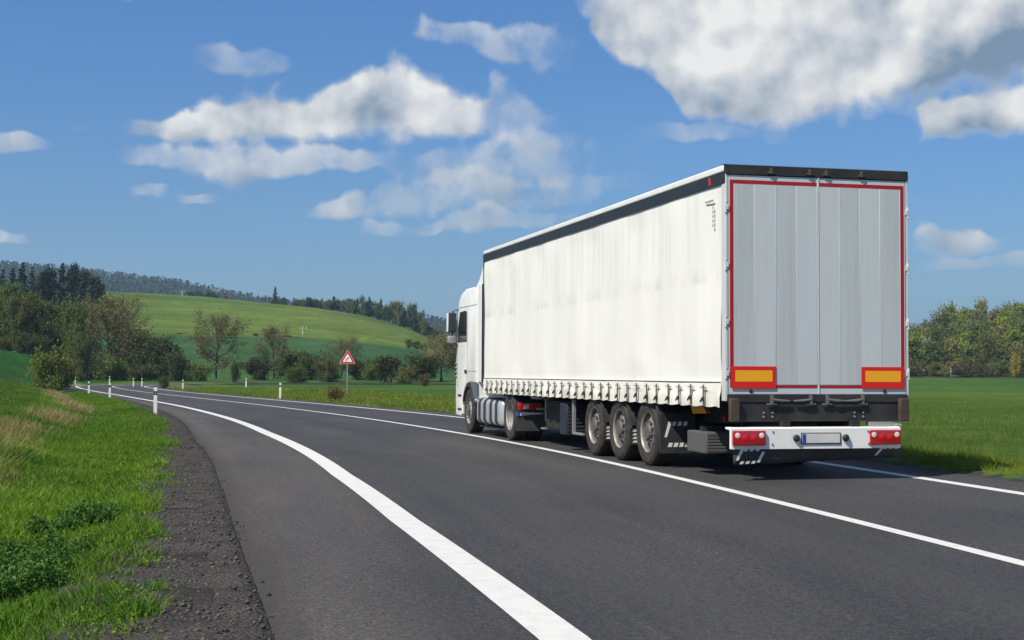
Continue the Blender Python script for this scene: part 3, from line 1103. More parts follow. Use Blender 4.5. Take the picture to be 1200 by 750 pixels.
b = MB().box(-HW + .052, HW - .052, .03, LN, 3.955, 3.985)
part('roof', b, M['white'])
b = MB().box(-HW + .08, HW - .08, .06, LN - .05, 1.06, 1.16)
part('floor', b, M['chassis'])
b = MB().box(-HW + .072, HW - .072, LN - .04, LN, 1.0, 3.95)
part('front_wall', b, M['white'])

# printed mark near the upper rear corner of the curtain: short bar and a column of dashes
b = MB()
xx = -(HW + .014)
b.box(xx, xx + .002, .33, .62, 3.56, 3.585)
for k in range(5):
    b.box(xx, xx + .002, .33, .365, 3.46 - k * .058, 3.50 - k * .058)
part('printed_mark', b, M['faintprint'])

# straps with their buckles along the hem
sb = MB().box(-.004, .004, -.020, .020, 0.93, 1.20)
sb.box(-.006, .003, -.10, .10, 1.160, 1.171)
strap_me = sb.mesh('strap')
strap_me.materials.append(M['strap'])
bb = MB().box(-.022, .006, -.026, .024, .985, 1.04, .008)
bb.tube([(-.014, .015, 1.02), (-.020, .05, .985), (-.012, .075, .978)], .012, 6)
buck_me = bb.mesh('buckle')
buck_me.materials.append(M['black'])
k = 0
yy = .62
while yy < LN - .3:
    st_ = link('strap', strap_me, None, trailer, (-(HW + .040 + .004 * math.sin(k * 1.7)), yy, .004 * math.sin(k * 2.3)))
    bk = link('buckle', buck_me, None, st_)
    bk.location = (0, .006 * math.sin(k), .012 * math.sin(k * 1.3))
    yy += .445 + .03 * math.sin(k * 2.7)
    k += 1

# rear frame
for sd in (-1, 1):
    b = MB().box(sd * HW - .035 * (sd > 0), sd * HW + .035 * (sd < 0), -.032, .10, 1.0, 3.87, .006)
    pst = part('corner_post', b, M['post'])
    b = MB().box(sd * (HW - .036) - .003, sd * (HW - .036) + .003, -.031, -.0302, 1.05, 3.86)
    link('post_gap', b.mesh('post_gap'), M['black'], pst)
    for hz in (1.35, 2.0, 2.72, 3.45):
        b = MB().box(sd * (HW - .020) - .022, sd * (HW - .020) + .022, -.050, -.0325, hz - .035, hz + .035, .006)
        b.tube([(sd * (HW - .004), -.036, hz - .07), (sd * (HW - .004), -.036, hz + .07)], .014, 8)
        part('hinge', b, M['post'])
hd = MB().prism([(-.045, 3.872), (-.045, 3.985), (.0, 4.0), (.10, 4.0), (.10, 3.872)], -HW + .002, HW - .002, 'X')
part('rear_header', hd, M['black'])
for sd in (-1, 1):
    part('corner_cap', MB().box(sd * HW - (.006 if sd < 0 else .03), sd * HW + (.03 if sd < 0 else .006), -.03, .20, 3.75, 3.9065, .01), M['navy'])
b = MB().prism([(.42, 3.78), (.44, 3.88), (.50, 3.88), (.48, 3.78)], -HW - .016, -HW - .012, 'X')
part('side_marker', b, M['orange_red'])

# doors: four boards each, frame, tape, marker boards
ZB, ZT = 1.085, 3.862
for sd in (-1, 1):
    xo, xi = sd * (HW - .040), sd * .008
    x0, x1 = min(xo, xi), max(xo, xi)
    b = MB().box(x0, x1, -.030, .02, ZB, ZT, .004)
    door = part('door', b, M['door'])
    inner0, inner1 = (x0 + .072, x1 - .004) if sd < 0 else (x0 + .004, x1 - .072)
    wdt = (inner1 - inner0) / 4
    for q in range(4):
        a0 = inner0 + q * wdt
        b = MB().box(a0 + .002, a0 + wdt - .012, -.037 - .0015 * (q % 2), -.0302, 1.205, 3.745, .003)
        link('board', b.mesh('board'), M['door'] if (q + (sd > 0)) % 2 else M['door_b'], door)
        b = MB().box(a0 + wdt - .0105, a0 + wdt + .0005, -.040, -.0302, 1.205, 3.745, .003)
        link('board_joint', b.mesh('board_joint'), M['joint'], door)
    # tape along the outer edge, top and bottom
    tx0, tx1 = (x0 + .022, x0 + .070) if sd < 0 else (x1 - .070, x1 - .022)
    b = MB().box(tx0, tx1, -.0335, -.0303, 1.175, 3.80)
    b.box(min(tx1, xi - sd * 0) if sd < 0 else xi + .012, (xi - .012) if sd < 0 else tx0, -.0335, -.0303, 3.752, 3.80)
    b.box(tx1 if sd < 0 else xi + .012, (xi - .012) if sd < 0 else tx0, -.0335, -.0303, 1.165, 1.198)
    link('reflective_tape', b.mesh('reflective_tape'), M['red'], door)
    mx0, mx1 = (x0 + .034, x0 + .640) if sd < 0 else (x1 - .640, x1 - .034)
    b = MB().box(mx0, mx1, -.050, -.0415, 1.158, 1.438, .002)
    mbd = link('marker_board', b.mesh('marker_board'), M['orange_red'], door)
    # sub-part level is full: the yellow field shares the board through a second slot
    mbd.data.materials.append(M['yellow'])
    bm_ = bmesh.new()
    bm_.from_mesh(mbd.data)
    cx0, cx1 = mx0 + .050, mx1 - .050
    vv = [bm_.verts.new(p) for p in ((cx0, -.0515, 1.245), (cx1, -.0515, 1.245), (cx1, -.0515, 1.388), (cx0, -.0515, 1.388))]
    fq_ = bm_.faces.new(vv)
    fq_.material_index = 1
    bm_.to_mesh(mbd.data)
    bm_.free()
    # bump stop near the lower edge
    b = MB().lathe([(.0, .012), (.022, .012), (.026, .0)], c=(sd * .93, -.031, 1.122), axis='Y', seg=12, sgn=-1)
    link('door_stop', b.mesh('door_stop'), M['black'], door)
b = MB().box(-.0065, .0065, -.043, -.002, ZB, ZT)
part('door_seal', b, M['post'])
# locking cams at the header and handles at the sill
for xk in (-.66, -.125, .105, .60):
    b = MB().box(xk - .018, xk + .018, -.075, -.046, 3.885, 3.965, .005)
    b.box(xk - .045, xk + .045, -.066, -.046, 3.892, 3.915, .004)
    part('locking_cam', b, M['brass'])
    s2 = 1 if xk in (-.125, .60) else -1
    b = MB().box(xk - .02, xk + .02, -.085, -.05, .955, 1.075, .005)
    b.tube([(xk, -.075, 1.02), (xk - s2 * .10, -.085, 1.005), (xk - s2 * .24, -.075, 1.0)], [.016, .02, .012], 8)
    b.box(xk - .07, xk + .07, -.072, -.05, .948, .972, .004)
    part('locking_handle', b, M['handle'])
# sill beam, buffers
b = MB().box(-HW + .02, HW - .02, -.045, .10, .985, 1.083, .006)
b.box(-HW + .14, HW - .14, -.03, .05, .74, .985, .006)
part('rear_sill', b, M['black'])
for xk in (-.76, -.64, .50, .62):
    for zk in (.80, .85):
        part('sill_bolt', MB().lathe([(.014, 0), (.012, .012), (0, .014)], c=(xk, -.031, zk), axis='Y', seg=8, sgn=-1), M['galv'])
for sd in (-1, 1):
    b = MB().box(sd * (HW - .10) - .065, sd * (HW - .10) + .065, -.11, -.032, .74, 1.035, .015)
    part('rubber_buffer', b, M['rust'])

# white light bar
LB = MB().prism([(-.16, .40), (-.165, .655), (-.13, .672), (.02, .672), (.02, .645), (-.12, .632), (-.12, .40)], -1.26, 1.085, 'X', .006, 1)
bar = part('light_bar', LB, M['white'])
for sd in (-1, 1):
    part('bar_bracket', MB().box(sd * .48 - .05, sd * .48 + .05, -.11, .9, .55, .75), M['chassis'])
for (x0, x1) in ((-1.245, -.80), (.635, 1.07)):
    b = MB().box(x0, x1, -.205, -.166, .445, .632, .014, 3)
    tl = part('tail_light', b, M['red_lens'])
    for q, (xa, mm) in enumerate(((.062, 'white_lens'), (.385, 'white_lens'), (.165, 'red_bright'), (.275, 'red_bright'))):
        rr_ = .030 if mm == 'white_lens' else .034
        b = MB().lathe([(rr_ + .006, 0), (rr_, .004), (rr_ * .6, .006), (0, .007)], c=(x0 + xa if x0 < 0 else x1 - xa, -.2042, .572 if mm == 'white_lens' else .545), axis='Y', seg=20, sgn=-1)
        link('lamp_lens', b.mesh('lamp_lens'), M[mm], tl)
b = MB().box(-.30, .225, -.178, -.166, .470, .590, .004)
pl = part('number_plate', b, M['plate'])
b = MB().box(-.296, -.248, -.1815, -.1785, .474, .586)
link('blue_band', b.mesh('blue_band'), M['blue'], pl)
b = MB().box(-.312, .237, -.1757, -.166, .458, .602, .004)
link('plate_frame', b.mesh('plate_frame'), M['black'], pl)
for xk in (-.375, .305):
    b = MB().lathe([(.045, 0), (.045, .02), (.03, .04), (0, .045)], c=(xk, -.166, .535), axis='Y', seg=16, sgn=-1)
    part('plate_lamp', b, M['black'])
for xk in (-.70, -.69, .62, .63):
    part('bar_bolt', MB().lathe([(.012, 0), (.010, .008), (0, .009)], c=(xk, -.166, .46 if xk in (-.70, .63) else .615), axis='Y', seg=8, sgn=-1), M['hub'])
b = MB().box(.70, 1.05, -.05, .04, .676, .73, .01)
b.tube([(1.05, -.03, .69), (1.15, -.05, .68)], .03, 10)
part('bar_step', b, M['galv'])

# anti-spray flap under the bar: hangs straight on the left, blown back on the right
ys_ = np.linspace(-1.21, 1.10, 25)
nb_ = MB()
rows = []
for x_ in ys_:
    t_ = (x_ + 1.21) / 2.41
    back = .02 + .10 * t_
    rows.append([(x_, -.135 + back * q * .8, .415 - (.215 - .075 * t_) * q) for q in (0, .33, .66, 1)])
vrt = [[nb_.bm.verts.new(p) for p in r_] for r_ in rows]
for a_, c_ in zip(vrt, vrt[1:]):
    for q in range(3):
        nb_.bm.faces.new((a_[q], a_[q + 1], c_[q + 1], c_[q]))
flap = part('spray_flap', nb_, M['flap'])
mo = flap.modifiers.new('thickness', 'SOLIDIFY')
mo.thickness = .006


def flap_pt(x, q):
    t_ = (x + 1.21) / 2.41
    return (x, -.135 + (.02 + .10 * t_) * q * .8 - .006, .415 - (.215 - .075 * t_) * q)


b = MB()
for (xs, xe, dr) in ((-1.19, -.83, 1), (.74, 1.06, 1)):
    for k in range(4):
        x_ = xs + .11 + k * .080
        if x_ + .05 < xe + .04:
            b.quad(flap_pt(x_, .20), flap_pt(x_ + .05, .20), flap_pt(x_ + .07, .05), flap_pt(x_ + .02, .05))
            if xs < 0:
                b.quad(flap_pt(x_ - .05, .96), flap_pt(x_ + .0, .96), flap_pt(x_ + .02, .80), flap_pt(x_ - .03, .80))
    b.quad(flap_pt(xs + .01, .74), flap_pt(xs + .05, .74), flap_pt(xs + .12, .07), flap_pt(xs + .075, .07))
    if xs < 0:
        b.quad(flap_pt(xe - .06, .90), flap_pt(xe - .02, .90), flap_pt(xe + .045, .25), flap_pt(xe + .005, .25))
fp_ = link('flap_print', b.mesh('flap_print'), M['print'], flap)
fp_['kind'] = 'stuff'

# chassis
b = MB()
for sd in (-1, 1):
    b.prism([(.1, .72), (.1, 1.06), (13.2, 1.06), (13.2, .94), (10.2, .92), (9.4, .66), (1.6, .66)], sd * .5 - .06, sd * .5 + .06, 'X')
for yk in np.arange(.4, 13.3, .62):
    b.box(-1.17, 1.17, yk - .03, yk + .03, .96, 1.055)
part('chassis_frame', b, M['chassis'])
AX = [3.065, 4.375, 5.685]
for a_ in AX:
    b = MB().tube([(-.85, a_, R_T), (.85, a_, R_T)], .065, 12)
    for sd in (-1, 1):
        b.box(sd * .5 - .05, sd * .5 + .05, a_ - .45, a_ + .12, .40, .48, .01)
        b.lathe([(.0, 0), (.13, 0), (.14, .1), (.12, .2), (0, .2)], c=(sd * .5, a_ - .38, .50), axis='Z', seg=14)
    part('axle', b, M['chassis'])
    for sd in (-1, 1):
        wheel('trailer', sd * 1.048, a_, trailer)
# mudguards
for n_, a_ in enumerate(AX):
    for sd in (-1, 1):
        b = MB()
        pts = [(a_ + .57 * math.cos(math.radians(t)), .50 + .57 * math.sin(math.radians(t))) for t in range(62, 181, 8)]
        inner = [(a_ + .553 * math.cos(math.radians(t)), .50 + .553 * math.sin(math.radians(t))) for t in range(62, 181, 8)]
        b.prism(pts + inner[::-1], sd * .80, sd * 1.245, 'X')
        if n_ == 0:
            yb = a_ - .60
            b.prism([(a_ - .30, .985), (a_ - .33, 1.0), (yb - .03, .78), (yb - .03, .21), (yb, .21), (yb, .76)], sd * .72, sd * 1.245, 'X')
        else:
            b.box(sd * .80, sd * 1.245, a_ - .585, a_ - .57, .27, .52)
        b.box(sd * 1.236, sd * 1.252, a_ - .15, a_ + .2, 1.04, 1.06)
        fd = part('mudguard', b, M['fender'])
        if sd < 0:
            b = MB()
            if n_ == 0:
                yq = a_ - .60 - .033
                for k in range(4):
                    xq = -1.20 + .12 + k * .085
                    if k < 3:
                        b.quad((xq, yq, .60), (xq + .055, yq, .60), (xq + .075, yq, .66), (xq + .02, yq, .66))
                    b.quad((xq - .06, yq, .30), (xq, yq, .30), (xq + .02, yq, .36), (xq - .04, yq, .36))
                b.quad((-1.19, yq, .44), (-1.15, yq, .44), (-1.08, yq, .66), (-1.13, yq, .66))
            else:
                yq = a_ - .5875
                for k in range(4):
                    zq = .30 + k * .055
                    b.quad((-1.21, yq, zq), (-1.13, yq, zq), (-1.09, yq, zq + .03), (-1.18, yq, zq + .03))
            link('mudguard_print', b.mesh('mudguard_print'), M['print'], fd)
# storage box behind the axles, slatted
b = MB().box(-1.16, -.68, .92, 1.62, .285, .575, .02)
bx = part('storage_box', b, M['grey'])
for k in range(6):
    b = MB().box(-1.14, -.70, .909, .9195, .312 + k * .042, .342 + k * .042, .004)
    link('rib', b.mesh('rib'), M['grey'], bx)
b = MB().box(-.66, -.60, .88, .94, .20, .80)
b.box(-1.15, -.60, 1.1, 1.16, .58, .64)
part('box_bracket', b, M['plastic'])
b = MB().tube([(-.78, 1.2, .70), (-.78, 1.2, .78)], .03, 10)
part('valve_knob', b, M['red_bright'])
b = MB().prism([(.95, .82), (1.10, .95), (1.55, .93), (1.45, .80)], -1.14, -1.08, 'X')
part('amber_marker', b, M['amber'])
# dark canister / tool box amidships with louvres, pale upright
b = MB().box(-1.23, -.84, 7.28, 7.72, .27, .82, .03)
tb = part('tool_box', b, M['toolbox'])
for k in range(7):
    b = MB().box(-1.19, -.88, 7.262, 7.279, .33 + k * .065, .365 + k * .065, .004)
    link('louvre', b.mesh('louvre'), M['plastic'], tb)
b = MB().box(-1.235, -1.18, 6.86, 6.93, .30, .90, .006)
b.box(-1.235, -1.19, 6.3, 6.86, .30, .34, .004)
part('guard_upright', b, M['galv'])
# side guard rails between tool box and landing gear
for zz in (.50, .78):
    b = MB().box(1.20, 1.235, 6.5, 10.0, zz - .05, zz + .05, .006)
    part('side_guard', b, M['galv'])
# landing legs
for sd in (-1, 1):
    b = MB().box(sd * .80 - .07, sd * .80 + .07, 9.88, 10.02, .42, 1.0, .01)
    b.box(sd * .80 - .05, sd * .80 + .05, 9.90, 10.0, .30, .42)
    b.box(sd * .80 - .13, sd * .80 + .13, 9.81, 10.09, .27, .30)
    lg = part('landing_leg', b, M['galv'])
b = MB().tube([(-1.05, 9.95, .66), (.8, 9.95, .66)], .02, 8)
b.box(-1.10, -.9, 9.5, 10.2, .85, .92)
part('landing_crank', b, M['galv'])
# added dark box, blocks the bright view through and keeps the underbody dark
b = MB().box(-.95, .95, 7.95, 9.65, .30, .84, .02)
part('dark_filler_box', b, M['chassis'])
# brake reservoir
b = MB().lathe([(0, -.45), (.10, -.43), (.125, -.38), (.125, .38), (.10, .43), (0, .45)], c=(0, 10.2, .60), axis='Y', seg=16)
part('air_tank', b, M['chassis'])

# ------------------------------------------------------------------ tractor unit
TY0 = 13.4
tractor = empty('tractor_unit', TR + DIRF * TY0, YAW)
tag(tractor, 'white truck tractor pulling the trailer, only its left side showing', 'truck')


def tpart(name, b, mats, parent=None, sharp=20):
    return b.build(name, mats, parent or tractor, sharp)


def TB():
    return MB(TY0)


FY, DY = 15.247, 11.393
cabp = [(14.32, 1.10), (14.32, 2.98), (14.36, 3.13), (14.48, 3.22), (14.9, 3.28), (15.6, 3.28), (16.05, 3.20), (16.32, 3.06), (16.48, 2.85),
        (16.60, 2.0), (16.66, 1.25), (16.68, .75), (16.64, .36), (16.10, .34), (15.97, .40), (15.94, .62)]
cabp += [(FY + .66 * math.cos(math.radians(t)), .50 + .62 * math.sin(math.radians(t))) for t in range(18, 166, 12)]
cabp += [(14.56, .72), (14.40, .72), (14.33, .80)]
b = TB().prism(cabp, -1.235, 1.235, 'X', .045, 3)
cab = tpart('cab', b, M['white'])
# wheel arch liner and lower grey panel
arc = [(FY + .64 * math.cos(math.radians(t)), .50 + .60 * math.sin(math.radians(t))) for t in range(20, 166, 8)]
arc2 = [(FY + .57 * math.cos(math.radians(t)), .50 + .54 * math.sin(math.radians(t))) for t in range(20, 166, 8)]
for sd in (-1, 1):
    tpart('arch_liner', TB().prism(arc + arc2[::-1], sd * .85, sd * 1.243, 'X'), M['plastic'])
for sd in (-1, 1):
    b = TB().prism([(14.30, .80), (14.30, 1.14), (15.10, 1.16), (14.95, 1.085), (14.78, .96), (14.66, .78)], sd * 1.236, sd * 1.248, 'X')
    tpart('side_skirt', b, M['bluegrey'])
for sd in (-1, 1):
    b = TB().prism([(15.44, 2.06), (15.44, 2.74), (15.60, 2.78), (16.20, 2.76), (16.40, 2.40), (16.42, 2.06)], sd * 1.2345, sd * 1.240, 'X')
    tpart('side_window', b, M['glass'])
    b = TB()
    for (a0, a1, z0, z1) in ((15.365, 15.377, 1.2, 2.86), (14.42, 16.45, 2.86, 2.872), (16.46, 16.472, 1.0, 2.86), (14.42, 15.36, 1.38, 1.388)):
        b.box(sd * 1.234, sd * 1.2375, a0, a1, z0, z1)
    tpart('door_gap', b, M['plastic'])
    b = TB().box(sd * 1.236, sd * 1.262, 15.43, 15.60, 1.34, 1.42, .01)
    tpart('door_handle', b, M['black'])
    # two mirrors on one arm
    b = TB().tube([(sd * 1.22, 16.38, 2.83), (sd * 1.35, 16.46, 2.80), (sd * 1.37, 16.46, 2.10), (sd * 1.23, 16.42, 1.98)], .018, 8)
    arm = tpart('mirror_arm', b, M['black'])
    b = TB().box(sd * 1.37 - .105, sd * 1.37 + .105, 16.42, 16.56, 2.30, 2.76, .04, 3)
    mh = link('mirror_housing', b.mesh('mirror_housing'), M['black'], arm)
    b = TB().box(sd * 1.37 - .092, sd * 1.37 + .092, 16.41, 16.425, 2.325, 2.735, .006)
    link('mirror_glass', b.mesh('mirror_glass'), M['mirror'], arm)
    b = TB().box(sd * 1.479 - .010, sd * 1.479 + .010, 16.40, 16.55, 2.31, 2.75, .008)
    link('mirror_edge', b.mesh('mirror_edge'), M['white'], arm)
    b = TB().box(sd * 1.38 - .10, sd * 1.38 + .10, 16.42, 16.56, 2.04, 2.22, .04, 3)
    link('wide_mirror', b.mesh('wide_mirror'), M['galv'], arm)
    b = TB()
    for k in range(4):
        b.box(sd * 1.235, sd * 1.27, 16.50, 16.60, 1.25 + .10 * k, 1.29 + .10 * k, .008)
    tpart('front_louvre', b, M['galv'])
    # steps
    b = TB()
    for zz in (.48, .80):
        b.box(sd * 1.19, sd * 1.250, 15.99, 16.36, zz, zz + .05, .01)
    tpart('step', b, M['plastic'])
# front: windscreen, grille, bumper, headlights
b = TB().prism([(16.40, 2.98), (16.49, 2.80), (16.595, 2.0), (16.61, 2.0), (16.51, 2.82), (16.42, 3.0)], -1.10, 1.10, 'X')
tpart('windscreen', b, M['glass'])
b = TB().box(-.85, .85, 16.60, 16.70, .80, 1.75, .02)
tpart('grille', b, M['plastic'])
for sd in (-1, 1):
    b = TB().box(sd * .95 - .20, sd * .95 + .20, 16.60, 16.70, .50, .74, .03)
    tpart('headlight', b, M['white_lens'])
b = TB().prism([(16.28, 3.14), (16.52, 3.02), (16.72, 2.92), (16.74, 2.98), (16.5, 3.1), (16.3, 3.2)], -1.05, 1.05, 'X')
tpart('sun_visor', b, M['plastic'])
# roof air deflector and side collars
b = TB().prism([(15.5, 3.25), (15.0, 3.46), (14.6, 3.76), (14.40, 3.94), (14.33, 3.94), (14.33, 3.25)], -1.06, 1.06, 'X', .05, 3)
tpart('air_deflector', b, M['white'])
for sd in (-1, 1):
    b = TB().box(sd * 1.19, sd * 1.232, 13.98, 14.315, 1.15, 3.30, .012)
    tpart('side_collar', b, M['white'])
    b = TB().box(sd * 1.188, sd * 1.226, 13.94, 13.978, 1.15, 3.30, .006)
    tpart('collar_lip', b, M['plastic'])
# frame, tank, fenders
b = TB()
for sd in (-1, 1):
    b.box(sd * .42 - .04, sd * .42 + .04, 10.55, 16.3, .66, .92)
for yk in (10.6, 12.2, 13.5, 15.2):
    b.box(-.42, .42, yk, yk + .08, .68, .88)
tpart('chassis_frame', b, M['chassis'])
b = TB().box(-.55, .55, 11.6, 12.5, .93, .975, .01)
b.lathe([(.0, 0), (.46, 0), (.46, .05), (0, .05)], c=(0, 12.0, .95), axis='Z', seg=24)
tpart('fifth_wheel', b, M['chassis'])
for sd in (-1, 1):
    b = TB().box(sd * .93 - .30, sd * .93 + .30, 12.15, 14.50, .235, .80, .13, 5)
    fk = tpart('fuel_tank', b, M['tank'])
    for yk in (12.55, 13.05, 13.62, 14.12):
        b = TB().box(sd * .93 - .307, sd * .93 + .307, yk - .028, yk + .028, .228, .807, .135, 5)
        link('tank_strap', b.mesh('tank_strap'), M['plastic'], fk)
    b = TB().box(sd * .93 - .20, sd * .93 + .24, 12.2, 14.5, .16, .20, .01)
    tpart('tank_bracket', b, M['plastic'])
    wheel('front', sd * 1.075, FY - TY0, tractor)
    wheel('drive', sd * .925, DY - TY0, tractor)
    # rear fender, flap, light
    b = TB()
    pts = [(DY + .60 * math.cos(math.radians(t)), .50 + .60 * math.sin(math.radians(t))) for t in range(40, 181, 8)]
    inn = [(DY + .585 * math.cos(math.radians(t)), .50 + .585 * math.sin(math.radians(t))) for t in range(40, 181, 8)]
    b.prism(pts + inn[::-1], sd * .58, sd * 1.245, 'X')
    tpart('rear_fender', b, M['fender'])
    b = TB().box(sd * .56, sd * 1.245, 10.755, 10.772, .20, .60, .004)
    rf = tpart('mudflap', b, M['flap'])
    b = TB().prism([(sd * 1.24, .505), (sd * 1.24, .585), (sd * .70, .555), (sd * .72, .535)] if sd < 0 else [(1.24, .505), (.72, .535), (.70, .555), (1.24, .585)], 10.744, 10.753, 'Y')
    link('flap_stripe', b.mesh('flap_stripe'), M['print'], rf)
    b = TB().box(sd * 1.21 - .03, sd * 1.21 + .03, 10.742, 10.7435, .49, .60)
    link('blue_patch', b.mesh('blue_patch'), M['blue'], rf)
    b = TB().box(sd * .99 - .235, sd * .99 + .235, 10.66, 10.76, .615, .765, .02, 3)
    tl = tpart('tail_light', b, M['red_lens'])
    for xa, mm in ((-.08, 'white_lens'), (.06, 'red_bright')):
        b = TB().box(sd * .99 + xa - .05, sd * .99 + xa + .05, 10.652, 10.662, .645, .735, .008)
        link('lamp_lens', b.mesh('lamp_lens'), M[mm], tl)
for ax_ in (FY, DY):
    b = TB().tube([(-1.0, ax_, R_T), (1.0, ax_, R_T)], .07, 12)
    if ax_ == DY:
        b.lathe([(0, -.2), (.12, -.18), (.2, -.05), (.2, .05), (.12, .18), (0, .2)], c=(0, ax_, R_T), axis='Y', seg=16)
    tpart('axle', b, M['chassis'])
# air lines between cab and trailer
for k in range(3):
    b = TB().tube([(-.2 + .15 * k, 14.30, 1.7), (-.22 + .15 * k, 14.0, 1.25), (-.2 + .17 * k, 13.75, 1.45), (-.2 + .18 * k, 13.62, 1.6)], .014, 6)
    tpart('air_line', b, M['red_bright'] if k == 0 else M['black'])

# ------------------------------------------------------------------ foliage materials


def foliage(name, a, b, trans=.25, obj_var=.25, rough=.75):
    m = Mat(name, a, rough, spec=.2)
    isl = m.n('ShaderNodeNewGeometry').outputs['Random Per Island']
    oi = m.n('ShaderNodeObjectInfo').outputs['Random']
    c = m.mix(isl, a, b)
    k = m.ramp(oi, 0, 1, 1 - obj_var, 1 + obj_var)
    kc = m.n('ShaderNodeCombineColor')
    for q in range(3):
        m.l(k, kc.inputs[q])
    c = m.mix(1.0, c, kc.outputs[0], 'MULTIPLY')
    m.base(c)
    tr = m.n('ShaderNodeBsdfTranslucent')
    m.l(c, tr.inputs[0])
    mx = m.n('ShaderNodeMixShader')
    mx.inputs[0].default_value = trans
    m.l(m.b.outputs[0], mx.inputs[1])
    m.l(tr.outputs[0], mx.inputs[2])
    m.l(mx.outputs[0], m.nt.nodes['Material Output'].inputs[0])
    return m.m


FM = {
    'brown': foliage('budding_twigs', (.140, .128, .045), (.255, .225, .090), .3),
    'olive': foliage('olive_leaves', (.082, .102, .026), (.175, .185, .052), .3),
    'green': foliage('spring_leaves', (.068, .118, .022), (.160, .210, .044), .3),
    'bright': foliage('fresh_leaves', (.130, .170, .022), (.230, .265, .045), .3),
    'dark': foliage('dark_leaves', (.034, .050, .014), (.098, .118, .032)),
    'conifer': foliage('conifer_needles', (.013, .027, .014), (.036, .056, .026), trans=.1),
    'red': foliage('reddish_twigs', (.115, .092, .034), (.200, .160, .060)),
    'white': foliage('white_blossom', (.36, .35, .29), (.52, .50, .43)),
    'yellow': foliage('yellow_leaves', (.26, .20, .02), (.38, .30, .03)),
}
mbk = Mat('bark', (.06, .048, .036), .9)
mbk.base(mbk.mix(mbk.noise(6, 4, .6, stretch=(1, 1, .2)), (.030, .024, .018), (.110, .092, .070)))
BARK = mbk.m


def tubes(segs, sides=5):
    """segs: list of (p0, p1, r0, r1) -> V, F quads"""
    n = len(segs)
    P0 = np.array([s[0] for s in segs])
    P1 = np.array([s[1] for s in segs])
    R0 = np.array([s[2] for s in segs])
    R1 = np.array([s[3] for s in segs])
    D = P1 - P0
    D /= np.maximum(np.linalg.norm(D, axis=1, keepdims=True), 1e-6)
    up = np.where(np.abs(D[:, 2:3]) < .9, [[0, 0, 1.]], [[1., 0, 0]])
    A = np.cross(D, up)
    A /= np.linalg.norm(A, axis=1, keepdims=True)
    B = np.cross(D, A)
    t = np.arange(sides) * 2 * math.pi / sides
    ring = A[:, None] * np.cos(t)[None, :, None] + B[:, None] * np.sin(t)[None, :, None]
    V = np.concatenate([P0[:, None] + ring * R0[:, None, None], P1[:, None] + ring * R1[:, None, None]], 1)
    k = np.arange(sides)
    f = np.stack([k, (k + 1) % sides, sides + (k + 1) % sides, sides + k], 1)
    F_ = (f[None] + (np.arange(n) * 2 * sides)[:, None, None]).reshape(-1, 4)
    return V.reshape(-1, 3), F_


def leaf_quads(C, size, r, flat=0.0, aspect=.6):
    """a diamond leaf at each centre"""
    n = len(C)
    a = r.normal(size=(n, 3))
    a /= np.linalg.norm(a, axis=1, keepdims=True)
    b = r.normal(size=(n, 3))
    b[:, 2] *= 1 - flat
    b -= a * (a * b).sum(1, keepdims=True)
    b /= np.linalg.norm(b, axis=1, keepdims=True)
    s = (size * r.uniform(.55, 1.35, n))[:, None]
    V = np.stack([C - a * s, C + b * s * aspect, C + a * s, C - b * s * aspect * r.uniform(.6, 1, (n, 1))], 1)
    return V.reshape(-1, 3), np.arange(4 * n).reshape(n, 4)


